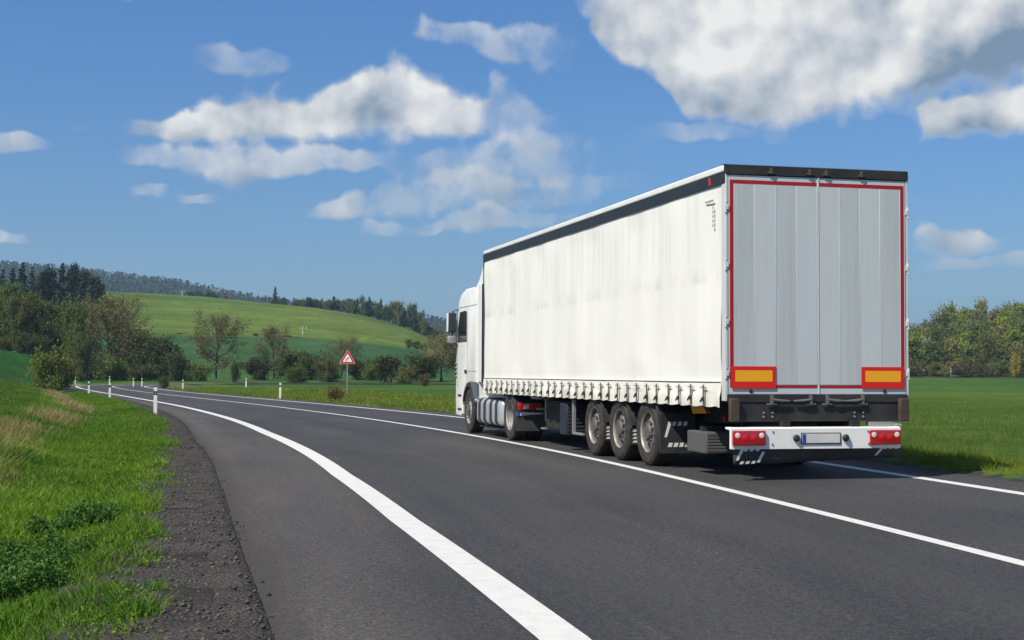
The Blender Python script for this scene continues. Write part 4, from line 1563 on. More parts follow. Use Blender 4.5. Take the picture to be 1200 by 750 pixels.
def make_tree(seed, H, rad, clear, n_leaf, leaf, stems=1, limbs=14, droop=0.0, shape='round', twig_r=.018, spread=.16):
    """returns trunk mesh, crown mesh"""
    r = np.random.default_rng(seed)
    segs, tips = [], []
    for s_ in range(stems):
        lean = r.normal(0, .06 if stems == 1 else .28, 2)
        p = np.array([r.normal(0, .08 * (stems > 1)), r.normal(0, .08 * (stems > 1)), -.25])
        top = H * (.80 if stems == 1 else r.uniform(.55, .8))
        nseg = 7
        rb = H * .020 / math.sqrt(stems) + .02
        path = [p]
        for k in range(nseg):
            q = path[-1] + np.array([lean[0] * top / nseg + r.normal(0, .035) * top / nseg * 2, lean[1] * top / nseg + r.normal(0, .035) * top / nseg * 2, top / nseg])
            path.append(q)
        for k in range(nseg):
            flare = 1.5 if k == 0 else 1
            segs.append((path[k], path[k + 1], rb * (1 - .11 * k) * flare, rb * (1 - .11 * (k + 1))))
        nl = max(4, int(limbs / stems))
        for k in range(nl):
            t = clear + (1 - clear) * (k + r.random() * .8) / nl
            t = min(t, .99)
            f = t * nseg
            i = min(int(f), nseg - 1)
            st = path[i] + (path[i + 1] - path[i]) * (f - i)
            a = k * 2.399 + r.normal(0, .35) + s_ * 2
            rel = (t - clear) / max(1 - clear, .01)
            if shape == 'round':
                ln = rad * (.55 + .75 * math.sin(math.pi * min(1, rel * .85 + .12))) * r.uniform(.7, 1.1)
                elv = .35 + .65 * rel + r.normal(0, .12) - droop
            elif shape == 'cone':
                ln = rad * (1.05 - rel) * r.uniform(.75, 1.1)
                elv = .05 + .4 * rel - droop
            else:
                ln = rad * (.8 + .3 * rel) * r.uniform(.7, 1.15)
                elv = .75 + .35 * rel + r.normal(0, .1)
            d = np.array([math.cos(a) * math.cos(elv), math.sin(a) * math.cos(elv), math.sin(elv)])
            pts = [st]
            for j in range(3):
                dd = d + r.normal(0, .12, 3) + np.array([0, 0, .07 * j])
                pts.append(pts[-1] + dd * ln / 3)
            rl = rb * .42 * (1 - .5 * t)
            for j in range(3):
                segs.append((pts[j], pts[j + 1], rl * (1 - .27 * j), rl * (1 - .27 * (j + 1))))
            for j in range(7):
                w = r.uniform(.3, 1.0)
                i2 = min(int(w * 3), 2)
                s2 = pts[i2] + (pts[i2 + 1] - pts[i2]) * (w * 3 - i2)
                d2 = d * .6 + r.normal(0, .55, 3) + np.array([0, 0, .25 - droop])
                d2 /= np.linalg.norm(d2)
                l2 = ln * r.uniform(.22, .48)
                e2 = s2 + d2 * l2
                segs.append((s2, e2, rl * .38, twig_r))
                tips.append((s2, e2))
                for q in range(3):
                    s3 = s2 + (e2 - s2) * r.uniform(.3, 1)
                    d3 = d2 + r.normal(0, .6, 3)
                    d3 /= np.linalg.norm(d3)
                    e3 = s3 + d3 * l2 * r.uniform(.35, .7)
                    segs.append((s3, e3, twig_r * .9, twig_r * .4))
                    tips.append((s3, e3))
    T0 = np.array([t[0] for t in tips])
    T1 = np.array([t[1] for t in tips])
    k = r.integers(0, len(tips), n_leaf)
    w = r.uniform(.25, 1.08, n_leaf)[:, None]
    C = T0[k] + (T1[k] - T0[k]) * w + r.normal(0, rad * spread * .5, (n_leaf, 3))
    C[:, 2] = np.maximum(C[:, 2], .12)
    tv, tf = tubes(segs)
    lv, lf = leaf_quads(C, leaf, r)
    tm = np_mesh('trunk', tv, tf, True)
    tm.materials.append(BARK)
    cm = np_mesh('crown', lv, lf)
    return tm, cm


def make_conifer(seed, H, rad, n_tier=16, per=11):
    r = np.random.default_rng(seed)
    C, segs = [], [(np.array([0, 0, -.3]), np.array([r.normal(0, .1), r.normal(0, .1), H * .97]), H * .018 + .03, .02)]
    Q = []
    for k in range(n_tier):
        t = k / (n_tier - 1)
        z = H * (.10 + .88 * t)
        L_ = rad * (1 - t) ** .8 * r.uniform(.8, 1.15) + .12
        for j in range(max(4, int(per * (1 - t * .6)))):
            a = r.random() * 6.283
            ll = L_ * r.uniform(.65, 1.15)
            d = np.array([math.cos(a), math.sin(a), 0])
            s = np.array([-math.sin(a), math.cos(a), 0]) * ll * r.uniform(.22, .36)
            p0 = np.array([0, 0, z + .12 * ll])
            p1 = d * ll * .55 + np.array([0, 0, z + r.normal(0, .06) * ll])
            p2 = d * ll + np.array([0, 0, z - ll * r.uniform(.15, .45)])
            Q += [p0, p1 + s, p2, p1 - s]
            for m_ in range(3):
                w = r.uniform(.3, 1.0)
                cc = p0 + (p2 - p0) * w + r.normal(0, .08 * ll + .05, 3)
                C.append(cc)
    V = np.array(Q)
    F_ = np.arange(len(V)).reshape(-1, 4)
    lv, lf = leaf_quads(np.array(C), rad * .14 + .05, r)
    cm = np_mesh('crown', np.vstack([V, lv]), np.vstack([F_, lf + len(V)]))
    tv, tf = tubes(segs)
    tm = np_mesh('trunk', tv, tf, True)
    tm.materials.append(BARK)
    return tm, cm


# prototypes: meshes per kind and foliage
PROTO = {}


def proto(key, mat, maker):
    tm, cm = maker()
    cm.materials.append(FM[mat])
    co = np.empty(len(cm.vertices) * 3, np.float32)
    cm.vertices.foreach_get('co', co)
    co = co.reshape(-1, 3)
    PROTO[key] = (tm, cm, float(np.percentile(co[:, 2], 99.3)), float(np.percentile(np.hypot(co[:, 0], co[:, 1]), 95)))


proto('brown_a', 'brown', lambda: make_tree(11, 10, 3.4, .22, 7000, .115, limbs=22, twig_r=.022, spread=.22))
proto('brown_b', 'brown', lambda: make_tree(12, 10, 3.0, .24, 6500, .115, limbs=22, twig_r=.022, spread=.22))
proto('brown_c', 'brown', lambda: make_tree(13, 10, 3.8, .22, 7000, .115, limbs=24, twig_r=.022, spread=.24))
proto('olive_a', 'olive', lambda: make_tree(21, 8, 3.2, .18, 6000, .20, limbs=18, spread=.3))
proto('olive_b', 'olive', lambda: make_tree(22, 8, 2.7, .2, 5500, .20, limbs=16, spread=.3))
proto('green_a', 'green', lambda: make_tree(31, 8, 3.0, .16, 6000, .20, limbs=18, spread=.3))
proto('dark_a', 'dark', lambda: make_tree(41, 6, 2.8, .08, 6500, .19, limbs=18, spread=.34))
proto('dark_b', 'dark', lambda: make_tree(42, 6, 2.4, .15, 6000, .19, limbs=18, spread=.34))
proto('bush_olive', 'olive', lambda: make_tree(51, 3, 1.5, .06, 5000, .10, stems=5, limbs=24, spread=.34))
proto('bush_bright', 'bright', lambda: make_tree(52, 3, 1.5, .06, 5500, .11, stems=5, limbs=24, spread=.36))
proto('bush_dark', 'dark', lambda: make_tree(53, 3, 1.6, .05, 5500, .12, stems=5, limbs=24, spread=.36))
proto('bush_green', 'green', lambda: make_tree(54, 3, 1.5, .08, 5500, .11, stems=4, limbs=24, spread=.36))
proto('bush_red', 'red', lambda: make_tree(55, 2, 1.0, .05, 3500, .06, stems=7, limbs=28, shape='upright', spread=.3, twig_r=.008))
proto('conifer_a', 'conifer', lambda: make_conifer(61, 16, 3.4, 20, 12))
proto('conifer_b', 'conifer', lambda: make_conifer(62, 16, 2.7, 20, 11))
proto('pine_a', 'conifer', lambda: make_tree(63, 15, 3.4, .30, 2600, .42, limbs=18, spread=.34))
for nm_, mt_, sd_ in (('far_brown', 'brown', 71), ('far_olive', 'olive', 72), ('far_green', 'green', 73), ('far_dark', 'dark', 74),
                      ('far_bright', 'bright', 75), ('far_white', 'white', 76), ('far_yellow', 'yellow', 77)):
    for v_ in (0, 1):
        proto(nm_ + '_%d' % v_, mt_, lambda: make_tree(sd_ * 10 + v_, 10, 3.6 - .5 * v_, .14, 1900, .34, limbs=14, spread=.36))


def plant(name, key, x, y, H, label, cat, group=None, width=1.0, rot=None, z=None, wide=None):
    tm, cm, h0, r0 = PROTO[key]
    e = empty(name, (x, y, gz(x, y) if z is None else z), random.random() * 6.28 if rot is None else rot)
    s = H / h0
    sw = s * width if wide is None else wide / 2 / r0
    e.scale = (sw, sw, s)
    link('trunk', tm, None, e)
    link('crown', cm, None, e)
    return tag(e, label, cat, group)


def by_col(name, key, u, d, v_top, label, cat, group=None, width=1.0, px=None):
    """a plant in column u at distance d whose top shows at row v_top"""
    x, y, z = at(u, d)
    H = CAM_H + (438 - v_top) / F_PX * d - z
    return plant(name, key, x, y, H, label, cat, group, width, z=z, wide=None if px is None else px / F_PX * d)


KIND = {'brown': 'brown budding', 'olive': 'olive green', 'green': 'mid green', 'dark': 'dark green', 'bright': 'fresh light green', 'a': 'dark conifer', 'b': 'dark conifer'}
# ---- trees along the bend, about 190 m away
G1 = 'bare brown trees at the end of the road'
by_col('brown_tree', 'brown_a', 104, 186, 352, 'leftmost of the three tall brown budding trees at the bend', 'tree', G1, px=52)
by_col('brown_tree', 'brown_b', 127, 190, 349, 'middle one of the three tall brown budding trees at the bend', 'tree', G1, px=54)
by_col('brown_tree', 'brown_c', 147, 187, 348, 'rightmost of the three tall brown budding trees at the bend', 'tree', G1, px=66)
by_col('brown_tree', 'brown_a', 253, 192, 366, 'wide brown budding tree standing alone left of the warning sign', 'tree', G1, px=66)
by_col('brown_tree', 'brown_b', 321, 196, 383, 'slim pale brown tree left of the warning sign', 'tree', G1, px=44)
by_col('brown_tree', 'brown_c', 399, 205, 395, 'small brown tree right behind the triangular warning sign', 'tree', G1, px=54)
by_col('brown_tree', 'brown_b', 518, 185, 393, 'brown tree just left of the truck mirror', 'tree', G1, px=52)
by_col('brown_tree', 'brown_a', 534, 195, 398, 'brown tree half hidden behind the truck cab', 'tree', G1, px=46)

GB = 'dark bushes and small trees below the green hill'
for (key, u, d, vt, w, lab) in (
        ('dark_a', 176, 183, 394, 52, 'dark green tree right of the three tall brown trees'),
        ('dark_b', 193, 180, 404, 46, 'low dark tree in the shade at the road bend'),
        ('dark_a', 158, 196, 388, 44, 'dark tree behind the rightmost tall brown tree'),
        ('bush_dark', 209, 178, 414, 34, 'low dark bush right of the shaded trees at the bend'),
        ('bush_green', 233, 178, 426, 34, 'green bush at the foot of the wide brown tree'),
        ('bush_dark', 276, 175, 424, 13, 'narrow dark shrub right of the wide brown tree'),
        ('bush_dark', 303, 186, 420, 36, 'round dark green bush beside the slim pale brown tree'),
        ('dark_b', 340, 192, 413, 44, 'dark rounded tree between slim brown tree and sign'),
        ('bush_dark', 364, 188, 416, 38, 'dark bush second to the left of the warning sign'),
        ('bush_olive', 386, 178, 419, 34, 'tall olive bush immediately left of the warning sign pole'),
        ('bush_dark', 420, 190, 422, 32, 'dark bush immediately right of the warning sign pole'),
        ('bush_green', 436, 186, 428, 26, 'small green bush right of the warning sign'),
        ('dark_b', 459, 176, 418, 42, 'bushy dark tree midway between sign and truck'),
        ('bush_olive', 473, 168, 430, 28, 'low olive bush in front of the bushy dark tree'),
        ('dark_a', 494, 182, 417, 46, 'broad dark green tree left of the truck mirror'),
        ('bush_red', 497, 160, 438, 16, 'small brownish shrub under the broad dark green tree'),
        ('bush_green', 348, 172, 430, 30, 'light green bush in the row left of the sign'),
        ('bush_olive', 112, 180, 420, 40, 'olive undergrowth at the foot of the three brown trees'),
        ('bush_green', 138, 178, 424, 40, 'green undergrowth beneath the rightmost tall brown tree'),
        ('bush_dark', 166, 176, 428, 40, 'dark bush at the edge of the bend under dark trees'),
        ('bush_red', 90, 184, 424, 30, 'brownish undergrowth left of the three brown trees')):
    by_col('tree' if key[:4] == 'dark' else 'bush', key, u, d, vt, lab, 'tree' if key[:4] == 'dark' else 'bush', GB, px=w)
by_col('bush', 'bush_bright', 54, 124, 410, 'bright olive bush on the field edge where the road vanishes', 'bush', None, px=46)
by_col('bush', 'bush_dark', 72, 132, 420, 'dark bush right behind the bright one at the field edge', 'bush', None, px=30)
by_col('bush', 'bush_red', 391, 79, 452, 'brownish twiggy bush beside the sign pole', 'bush', None, px=26)
by_col('bush', 'bush_olive', 193, 142, 443, 'tiny olive bush on the grass inside the far bend', 'bush', None, px=14)

# ---- olive wood at the edge of the left field, pines behind it
GO = 'olive trees at the far edge of the left field'
k = 0
for u in list(range(-330, -20, 34)) + [-14, 4, 20, 36, 50, 64, 78, 90]:
    d = 176 + random.uniform(-4, 14)
    vt = 352 + random.uniform(-5, 10) + (8 if u > 70 else 0)
    by_col('olive_tree', ('olive_a', 'olive_b', 'green_a')[k % 3], u, d, vt, '%s tree in the wood behind the left field' % ('broad olive green', 'slim olive green', 'fresh green')[k % 3], 'tree', GO, px=random.uniform(26, 38))
    if u > -60:
        by_col('undergrowth_bush', ('bush_dark', 'bush_green', 'bush_olive')[k % 3], u + 7, d - 5, 392 + random.uniform(-6, 8), '%s undergrowth bush at the foot of the olive wood' % ('dark', 'green', 'olive')[k % 3], 'bush', 'undergrowth of the left wood', px=26)
    k += 1
GP = 'dark pines above the left wood'
for u in list(range(-320, -10, 30)) + [2, 14, 25, 36, 45, 55, 63, 72, 80, 89, 97, 104]:
    d = 300 + random.uniform(-10, 30)
    vt = 313 + random.uniform(-3, 9) + (6 if u > 95 or u < 10 else 0)
    key = random.choice(('conifer_a', 'conifer_b', 'pine_a', 'pine_a'))
    by_col('pine_tree', key, u, d, vt, {'conifer_a': 'broad pointed spruce', 'conifer_b': 'slim pointed spruce', 'pine_a': 'round topped dark pine'}[key] + ' in the dense clump on the left skyline', 'tree', GP, px=random.uniform(20, 32))
by_col('pale_green_tree', 'green_a', 3, 230, 334, 'pale green tree at the left picture edge before the pines', 'tree', None, .9)

# ---- trees on the crest of the green hill
CR = 'trees along the crest of the green hill'
CRB = [(322, 337, 'conifer_a', 'single dark conifer standing alone on the hill crest'),
       (332, 350, 'far_dark_0', 'low dark bush beside the lone conifer on the crest'),
       (224, 344, 'far_dark_1', 'dark tree at the left end of the small crest clump'),
       (233, 342, 'far_dark_0', 'dark tree in the middle of the small crest clump'),
       (243, 341, 'conifer_b', 'pointed dark tree of the small crest clump'),
       (251, 344, 'far_dark_1', 'dark tree at the right end of the small crest clump'),
       (264, 347, 'far_brown_0', 'brownish tree right of the small crest clump')]
for (u, vt, key, lab) in CRB:
    by_col('crest_tree', key, u, 570, vt, lab, 'tree', CR, px=13 if key[:3] != 'con' else 11)
kk = ['far_dark_0', 'far_olive_0', 'far_brown_1', 'far_olive_1', 'conifer_a', 'far_green_0', 'far_dark_1', 'conifer_b', 'far_olive_0', 'far_green_1', 'conifer_a', 'far_dark_0']
k = 0
for u in np.arange(345, 526, 4.6):
    cv = np.interp(u, [345, 370, 430, 480, 515, 545], [362, 364, 373, 386, 402, 418])
    tall = np.interp(u, [345, 352, 365, 378, 395, 430, 460, 485, 500, 525], [8, 16, 18, 14, 22, 26, 27, 30, 24, 12])
    by_col('crest_tree', kk[k % len(kk)], u, np.interp(u, [345, 525], [565, 470]) + random.uniform(-6, 22), cv - tall * random.uniform(.65, 1.05),
           '%s tree in the wood on the right shoulder of the hill' % KIND[kk[k % len(kk)].split('_')[1]], 'tree', 'wood on the right shoulder of the hill', px=random.uniform(9, 15))
    k += 1
# hedge bushes where the two hill fields meet
for (u, vt) in ((300, 392), (338, 394), (346, 396), (363, 400), (480, 398), (488, 400), (497, 402), (210, 392)):
    by_col('hedge_bush', random.choice(('far_dark_0', 'far_olive_1')), u, np.interp(u, [150, 350, 520], [318, 335, 345]), vt,
           'small dark bush on the line between the two hill fields', 'bush', 'bushes between the hill fields', px=11)

# ---- wooded slope on the right
GW = 'mixed wood behind the field on the right'
k = 0
kinds = ['far_brown_0', 'far_green_0', 'far_olive_1', 'far_bright_1', 'far_olive_1', 'far_green_0', 'far_brown_0', 'far_bright_0', 'far_green_1', 'far_olive_0', 'far_dark_1', 'far_bright_1']
for row in range(7):
    d = 322 + row * 17
    step = 13.5
    for u in np.arange(1030 + (row % 2) * 6, 1420, step):
        dd = d + random.uniform(-6, 6)
        uu = u + random.uniform(-5, 5)
        x, y, z = at(uu, dd)
        H = random.uniform(7.5, 11.5) if row else random.uniform(6, 9.5)
        if row == 6:
            H = random.uniform(11, 15) * (1.0 if uu > 1085 else .8)
        key = kinds[(k * 5 + row * 3) % 12] if row < 6 else random.choice(('far_dark_0', 'far_green_0', 'far_olive_1', 'far_green_1', 'far_olive_0', 'far_bright_1'))
        plant('wood_tree', key, x, y, H, '%s tree %s the wood right of the truck' % (KIND[key.split('_')[1]], ('at the foot of', 'on the slope in', 'on the slope in', 'on the slope in', 'high up in', 'high up in', 'on the skyline of')[row]), 'tree', GW, z=z, wide=random.uniform(4.2, 7.0))
        k += 1
by_col('blossom_tree', 'far_white_0', 1086, 322, 394, 'white blossoming tree in the wood right of the truck', 'tree', None, px=14)
by_col('blossom_tree', 'far_white_1', 1163, 350, 392, 'pale blossoming tree higher up in the right wood', 'tree', None, px=10)
by_col('yellow_tree', 'far_yellow_0', 1190, 311, 413, 'bright yellow bush at the right edge of the picture', 'bush', None, px=12)
for u in np.arange(1062, 1420, 16):
    x, y, z = at(u + random.uniform(-5, 5), 314 + random.uniform(-2, 3))
    key = random.choice(('far_bright_0', 'far_green_1', 'far_olive_0', 'far_brown_0'))
    plant('wood_edge_bush', key, x, y, random.uniform(2.2, 4.2),
          'low %s bush along the foot of the right wood' % KIND[key.split('_')[1]], 'bush', 'bushes at the foot of the right wood', 1.5, z=z)

# ---- forest on the distant ridges: one mass of small trees
n = 24000
fr = np.random.default_rng(5)
rr = np.sqrt(fr.uniform(900 ** 2, 2250 ** 2, n * 3))
uu = fr.uniform(-700, 1900, n * 3)
keep = (fr.random(n * 3) < np.clip(1300 / rr, .3, 1)) & ~((uu > 280) & (rr < 1000))
rr, uu = rr[keep][:n], uu[keep][:n]
n = len(rr)
fx = (uu - 600) / F_PX
fy = rr / np.sqrt(1 + fx ** 2)
fx = fx * fy
fz = land_z(fx, fy)
tint = vnoise(fx, fy, 90, 50) * .6 + fr.random(n) * .4
hh = fr.uniform(7, 12.5, n)
con = tint < .55
per = 13
t_ = fr.random((n, per)) ** np.where(con, 1.25, .8)[:, None]
prof = np.where(con[:, None], (1 - t_) * .24 + .02, np.sqrt(np.clip(1 - (2 * t_ - 1) ** 2, 0, 1)) * .36 + .02)
aa = fr.random((n, per)) * 6.283
rad_ = prof * fr.uniform(.6, 1.05, (n, per)) * hh[:, None]
C = np.stack([fx[:, None] + rad_ * np.cos(aa), fy[:, None] + rad_ * np.sin(aa), fz[:, None] + (.08 + .9 * t_) * hh[:, None]], 2).reshape(-1, 3)
sz = np.repeat(hh * .15, per)
lv, lf = leaf_quads(C, sz, fr, 0, .7)
tc_ = np.repeat(np.repeat(tint, per), 4)
mf = Mat('forest', rough=.9, spec=.1)
at_ = mf.n('ShaderNodeAttribute', attribute_name='tint').outputs['Fac']
isl = mf.n('ShaderNodeNewGeometry').outputs['Random Per Island']
cf = mf.mix(mf.ramp(at_, .3, .75), (.014, .032, .016), (.058, .080, .024))
cf = mf.mix(mf.math('MULTIPLY', isl, .5), cf, (.03, .05, .016))
mf.base(cf)
fo = link('distant_forest', np_mesh('distant_forest', lv, lf, False, {'tint': tc_}), mf.m)
tag(fo, 'forest covering the distant hills on the horizon', 'forest', kind='stuff')

# ------------------------------------------------------------------ grass


def blades(name, X, Y, Hh, W, mat, label, cat='grass', lean=.35, seed=0, Z=None, fine=False):
    r = np.random.default_rng(seed)
    n = len(X)
    Z = land_z(X, Y) if Z is None else Z
    near_ = (X < 4) & (Y < 70)
    if near_.any():                       # stand on the gravel where it covers the ground
        o_, zr_, p_ = road_coords(X[near_], Y[near_])
        lt_ = -o_ - p_
        gzv = zr_ + np.interp(lt_, [0, .2, .75, 1.0, 1.3, 1.5], [.0, -.012, -.01, -.035, -.14, -.40])
        Z = Z.copy()
        Z[near_] = np.where(lt_ > .05, np.maximum(Z[near_], gzv - .01), Z[near_])
    a = r.random(n) * 6.283
    la = r.random(n) * 6.283
    ll = Hh * lean * r.uniform(.2, 1.5, n)
    dx, dy = np.cos(a) * W, np.sin(a) * W
    lx, ly = np.cos(la) * ll, np.sin(la) * ll
    P = np.stack([X, Y, Z - .02], 1)
    D = np.stack([dx, dy, dx * 0], 1)
    Lt = np.stack([lx, ly, Hh * r.uniform(.8, 1.0, n)], 1)
    if fine:
        Lm = np.stack([lx * .35, ly * .35, Hh * .55], 1)
        V = np.stack([P - D, P + D, P + Lm + D * .75, P + Lm - D * .75, P + Lt], 1)
        b = np.arange(n)[:, None] * 5
        F_ = np.concatenate([b + [0, 1, 2], b + [0, 2, 3], b + [3, 2, 4]], 0)
    else:
        V = np.stack([P - D, P + D, P + Lt], 1)
        F_ = np.arange(n * 3).reshape(n, 3)
    tintv = np.repeat(np.clip(vnoise(X, Y, 1.1, 60) * .5 + vnoise(X, Y, 4.5, 61) * .6 + r.random(n) * .45 - .3, 0, 1), V.shape[1])
    o = link(name, np_mesh(name, V.reshape(-1, 3), F_, False, {'tint': tintv}), mat)
    return tag(o, label, cat, kind='stuff')


def grass_mat(name, lo, hi, dry=None, trans=.3):
    m = Mat(name, lo, .65, spec=.25)
    t = m.n('ShaderNodeAttribute', attribute_name='tint').outputs['Fac']
    isl = m.n('ShaderNodeNewGeometry').outputs['Random Per Island']
    c = m.mix(t, lo, hi)
    if dry:
        c = m.mix(m.ramp(isl, .92, .96), c, dry)
    m.base(c)
    tr = m.n('ShaderNodeBsdfTranslucent')
    m.l(c, tr.inputs[0])
    mx = m.n('ShaderNodeMixShader')
    mx.inputs[0].default_value = trans
    m.l(m.b.outputs[0], mx.inputs[1])
    m.l(tr.outputs[0], mx.inputs[2])
    m.l(mx.outputs[0], m.nt.nodes['Material Output'].inputs[0])
    return m.m


GM = {
    'verge': grass_mat('verge_grass', (.036, .125, .006), (.155, .275, .010), (.28, .27, .06)),
    'crop': grass_mat('young_crop', (.062, .122, .011), (.118, .178, .018)),
    'dry': grass_mat('dry_grass', (.20, .16, .055), (.36, .31, .13)),
    'weed': grass_mat('weed_leaves', (.034, .110, .014), (.105, .215, .034)),
    'far': grass_mat('meadow_grass', (.085, .160, .012), (.200, .245, .022), (.32, .26, .08)),
}


def road_scatter(n, s0, s1, t_of, side, power=1.0, seed=1):
    """random points beside the road; denser towards s0"""
    r = np.random.default_rng(seed)
    s = s0 + (s1 - s0) * r.random(n) ** power
    t = t_of(r, n, s)
    cx, cy = np.interp(s, SL, CX), np.interp(s, SL, CY)
    nx, ny = np.interp(s, SL, NX), np.interp(s, SL, NY)
    plv = np.interp(s, SL, PAVE_L)
    o = -(plv + t) if side < 0 else PAVE_R + t
    return cx + nx * o, cy + ny * o, s, t


S0 = np.interp(0, CY[:530], SL[:530])
sY = lambda y: float(np.interp(y, CY[:530], SL[:530]))
# left verge, thick near the camera
X, Y, s, t = road_scatter(230000, sY(5), sY(30), lambda r, n, s: .40 + 5.0 * r.random(n) ** .95, -1, 1.35, 3)
rag = vnoise(X, Y, .7, 70) * .9 + vnoise(X, Y, .22, 71) * .5
k = (t > .36 + rag * .60) | ((rag > 1.0) & (t > .55))
X, Y, t = X[k], Y[k], t[k]
hN = (.05 + .11 * vnoise(X, Y, .8, 72) ** 1.5 + .05 * np.clip(t - 1, 0, 2) / 2) * np.random.default_rng(8).uniform(.5, 1.3, len(X))
blades('verge_grass', X, Y, hN, .0022 + .0028 * np.hypot(X, Y) / 14, GM['verge'], 'lush green grass on the left verge', lean=.8, seed=1, fine=True)
X, Y, s, t = road_scatter(190000, sY(28), sY(120), lambda r, n, s: .3 + 5.2 * r.random(n), -1, 1.6, 4)
k = t > .22 + vnoise(X, Y, .9, 70) * .55
X, Y = X[k], Y[k]
dd = np.hypot(X, Y)
blades('verge_grass', X, Y, (.06 + .13 * vnoise(X, Y, 1.6, 73)) * np.random.default_rng(9).uniform(.5, 1.2, len(X)), .0030 * dd / 14, GM['verge'], 'grass on the left verge farther along the road', lean=.8, seed=2)
# dry tufts
X, Y, s, t = road_scatter(26000, sY(10), sY(120), lambda r, n, s: 3.4 + .35 * np.sin(s * .13) + r.normal(0, .33, n), -1, 1.3, 5)
k = vnoise(X, Y, 4, 2) > .42
X, Y = X[k], Y[k]
blades('dry_grass', X, Y, np.random.default_rng(10).uniform(.12, .34, len(X)), .0028 * np.hypot(X, Y) / 14 + .001, GM['dry'], 'dry straw-coloured grass along the left field edge', lean=.9, seed=3)
# crop on the left field edge
X, Y, s, t = road_scatter(120000, sY(10), sY(120), lambda r, n, s: 4.5 + 16 * r.random(n) ** 1.4, -1, 1.2, 6)
blades('crop', X, Y, np.random.default_rng(11).uniform(.10, .2, len(X)), .003 * np.hypot(X, Y) / 14, GM['crop'], 'dark green young crop on the left field', lean=.5, seed=4)
# right verge and crop field
X, Y, s, t = road_scatter(120000, sY(10), sY(46), lambda r, n, s: .05 + 3.4 * r.random(n) ** 1.2, 1, 1.0, 7)
k = t > .22 + .5 * vnoise(X, Y, .8, 75)
X, Y = X[k], Y[k]
blades('verge_grass', X, Y, (.06 + .22 * vnoise(X, Y, .7, 74) ** 1.6) * np.random.default_rng(12).uniform(.5, 1.25, len(X)), .0026 + .0018 * np.hypot(X, Y) / 20, GM['far'], 'taller yellowish grass along the right road edge', lean=.7, seed=5)
X, Y, s, t = road_scatter(230000, sY(14), sY(125), lambda r, n, s: 2.6 + 60 * r.random(n) ** 1.6, 1, 1.0, 8)
k = pix_u(X, Y) > 800
X, Y, t = X[k], Y[k], t[k]
fade = np.clip(1.15 - t / 62, .15, 1)
blades('crop', X, Y, np.random.default_rng(13).uniform(.09, .18, len(X)) * fade, .0035 * np.hypot(X, Y) / 22, GM['crop'], 'even green young crop on the right field', lean=.6, seed=6)
# grass inside the bend, left of the truck
X, Y, s, t = road_scatter(130000, sY(44), sY(140), lambda r, n, s: .1 + 16 * r.random(n) ** 1.5, 1, 1.1, 9)
k = t > .2 + .5 * vnoise(X, Y, .8, 75)
X, Y = X[k], Y[k]
blades('meadow_grass', X, Y, (.06 + .22 * vnoise(X, Y, 1.6, 76)) * np.random.default_rng(14).uniform(.5, 1.2, len(X)), .0034 * np.hypot(X, Y) / 14, GM['far'], 'yellowish meadow grass inside the bend around the sign', lean=.7, seed=7)

# weeds on the left verge: leafy dark clumps
WP = {}


def weed_mesh(seed, R_, H_, n_):
    r = np.random.default_rng(seed)
    segs, C = [], []
    for k in range(34):
        a, q = r.random() * 6.28, R_ * math.sqrt(r.random())
        p0 = np.array([q * .6 * math.cos(a), q * .6 * math.sin(a), -.03])
        hgt = H_ * (1 - .55 * (q / R_) ** 2) * r.uniform(.7, 1.1)
        hgt *= .75 + .5 * math.sin(a * 3 + seed)
        p1 = np.array([q * math.cos(a), q * math.sin(a), max(hgt, .04)])
        segs.append((p0, p1, .004, .002))
        for j in range(n_ // 34):
            w = r.uniform(.25, 1.02)
            C.append(p0 + (p1 - p0) * w + r.normal(0, .035, 3))
    C = np.array(C)
    C[:, 2] = np.maximum(C[:, 2], .02)
    lv, lf = leaf_quads(C, .019, r, .5, .55)
    tv, tf = tubes(segs, 4)
    st = np_mesh('stems', tv, tf)
    lm = np_mesh('leaves', lv, lf, False, {'tint': np.repeat(r.random(len(C)), 4)})
    return st, lm


WL = ['big dark weed clump in the lower left corner', 'dark weed clump second from the lower left corner', 'dark weed clump in the middle of the weedy strip',
      'dark weed clump at the far end of the weedy strip by the gravel', 'small weed clump at the grass side of the weedy strip',
      'smallest weed clump, on the gravel edge beyond the strip', 'weed clump at the left picture edge', 'weed clump just outside the left picture edge',
      'little weed tuft on the gravel edge']
for k in range(3):
    st, lm = weed_mesh(300 + k, .40, .26, 4200)
    st.materials.append(GM['weed'])
    lm.materials.append(GM['weed'])
    WP[k] = (st, lm)


def ground_at(u, v):
    lo, hi = 4.0, 80.0
    for _ in range(40):
        md_ = (lo + hi) / 2
        x, y, z = at(u, md_)
        if 438 + (CAM_H - z) / md_ * F_PX > v:
            lo = md_
        else:
            hi = md_
    return at(u, lo)


for k, (u, v, s) in enumerate(((18, 690, 1.0), (52, 668, .95), (78, 640, .8), (110, 603, .95), (66, 612, .7), (140, 590, .45), (8, 640, .7), (-40, 660, 1.0), (95, 652, .4))):
    x, y, z = ground_at(u, v + 14)
    e = empty('weed_clump', (x, y, z), random.random() * 6)
    e.scale = (s * .9, s * .9, s * .95)
    for nm_, me_ in zip(('stems', 'leaves'), WP[k % 3]):
        link(nm_, me_, None, e)['kind'] = 'stuff'
    tag(e, WL[k], 'weed', 'dark weed clumps on the left verge')
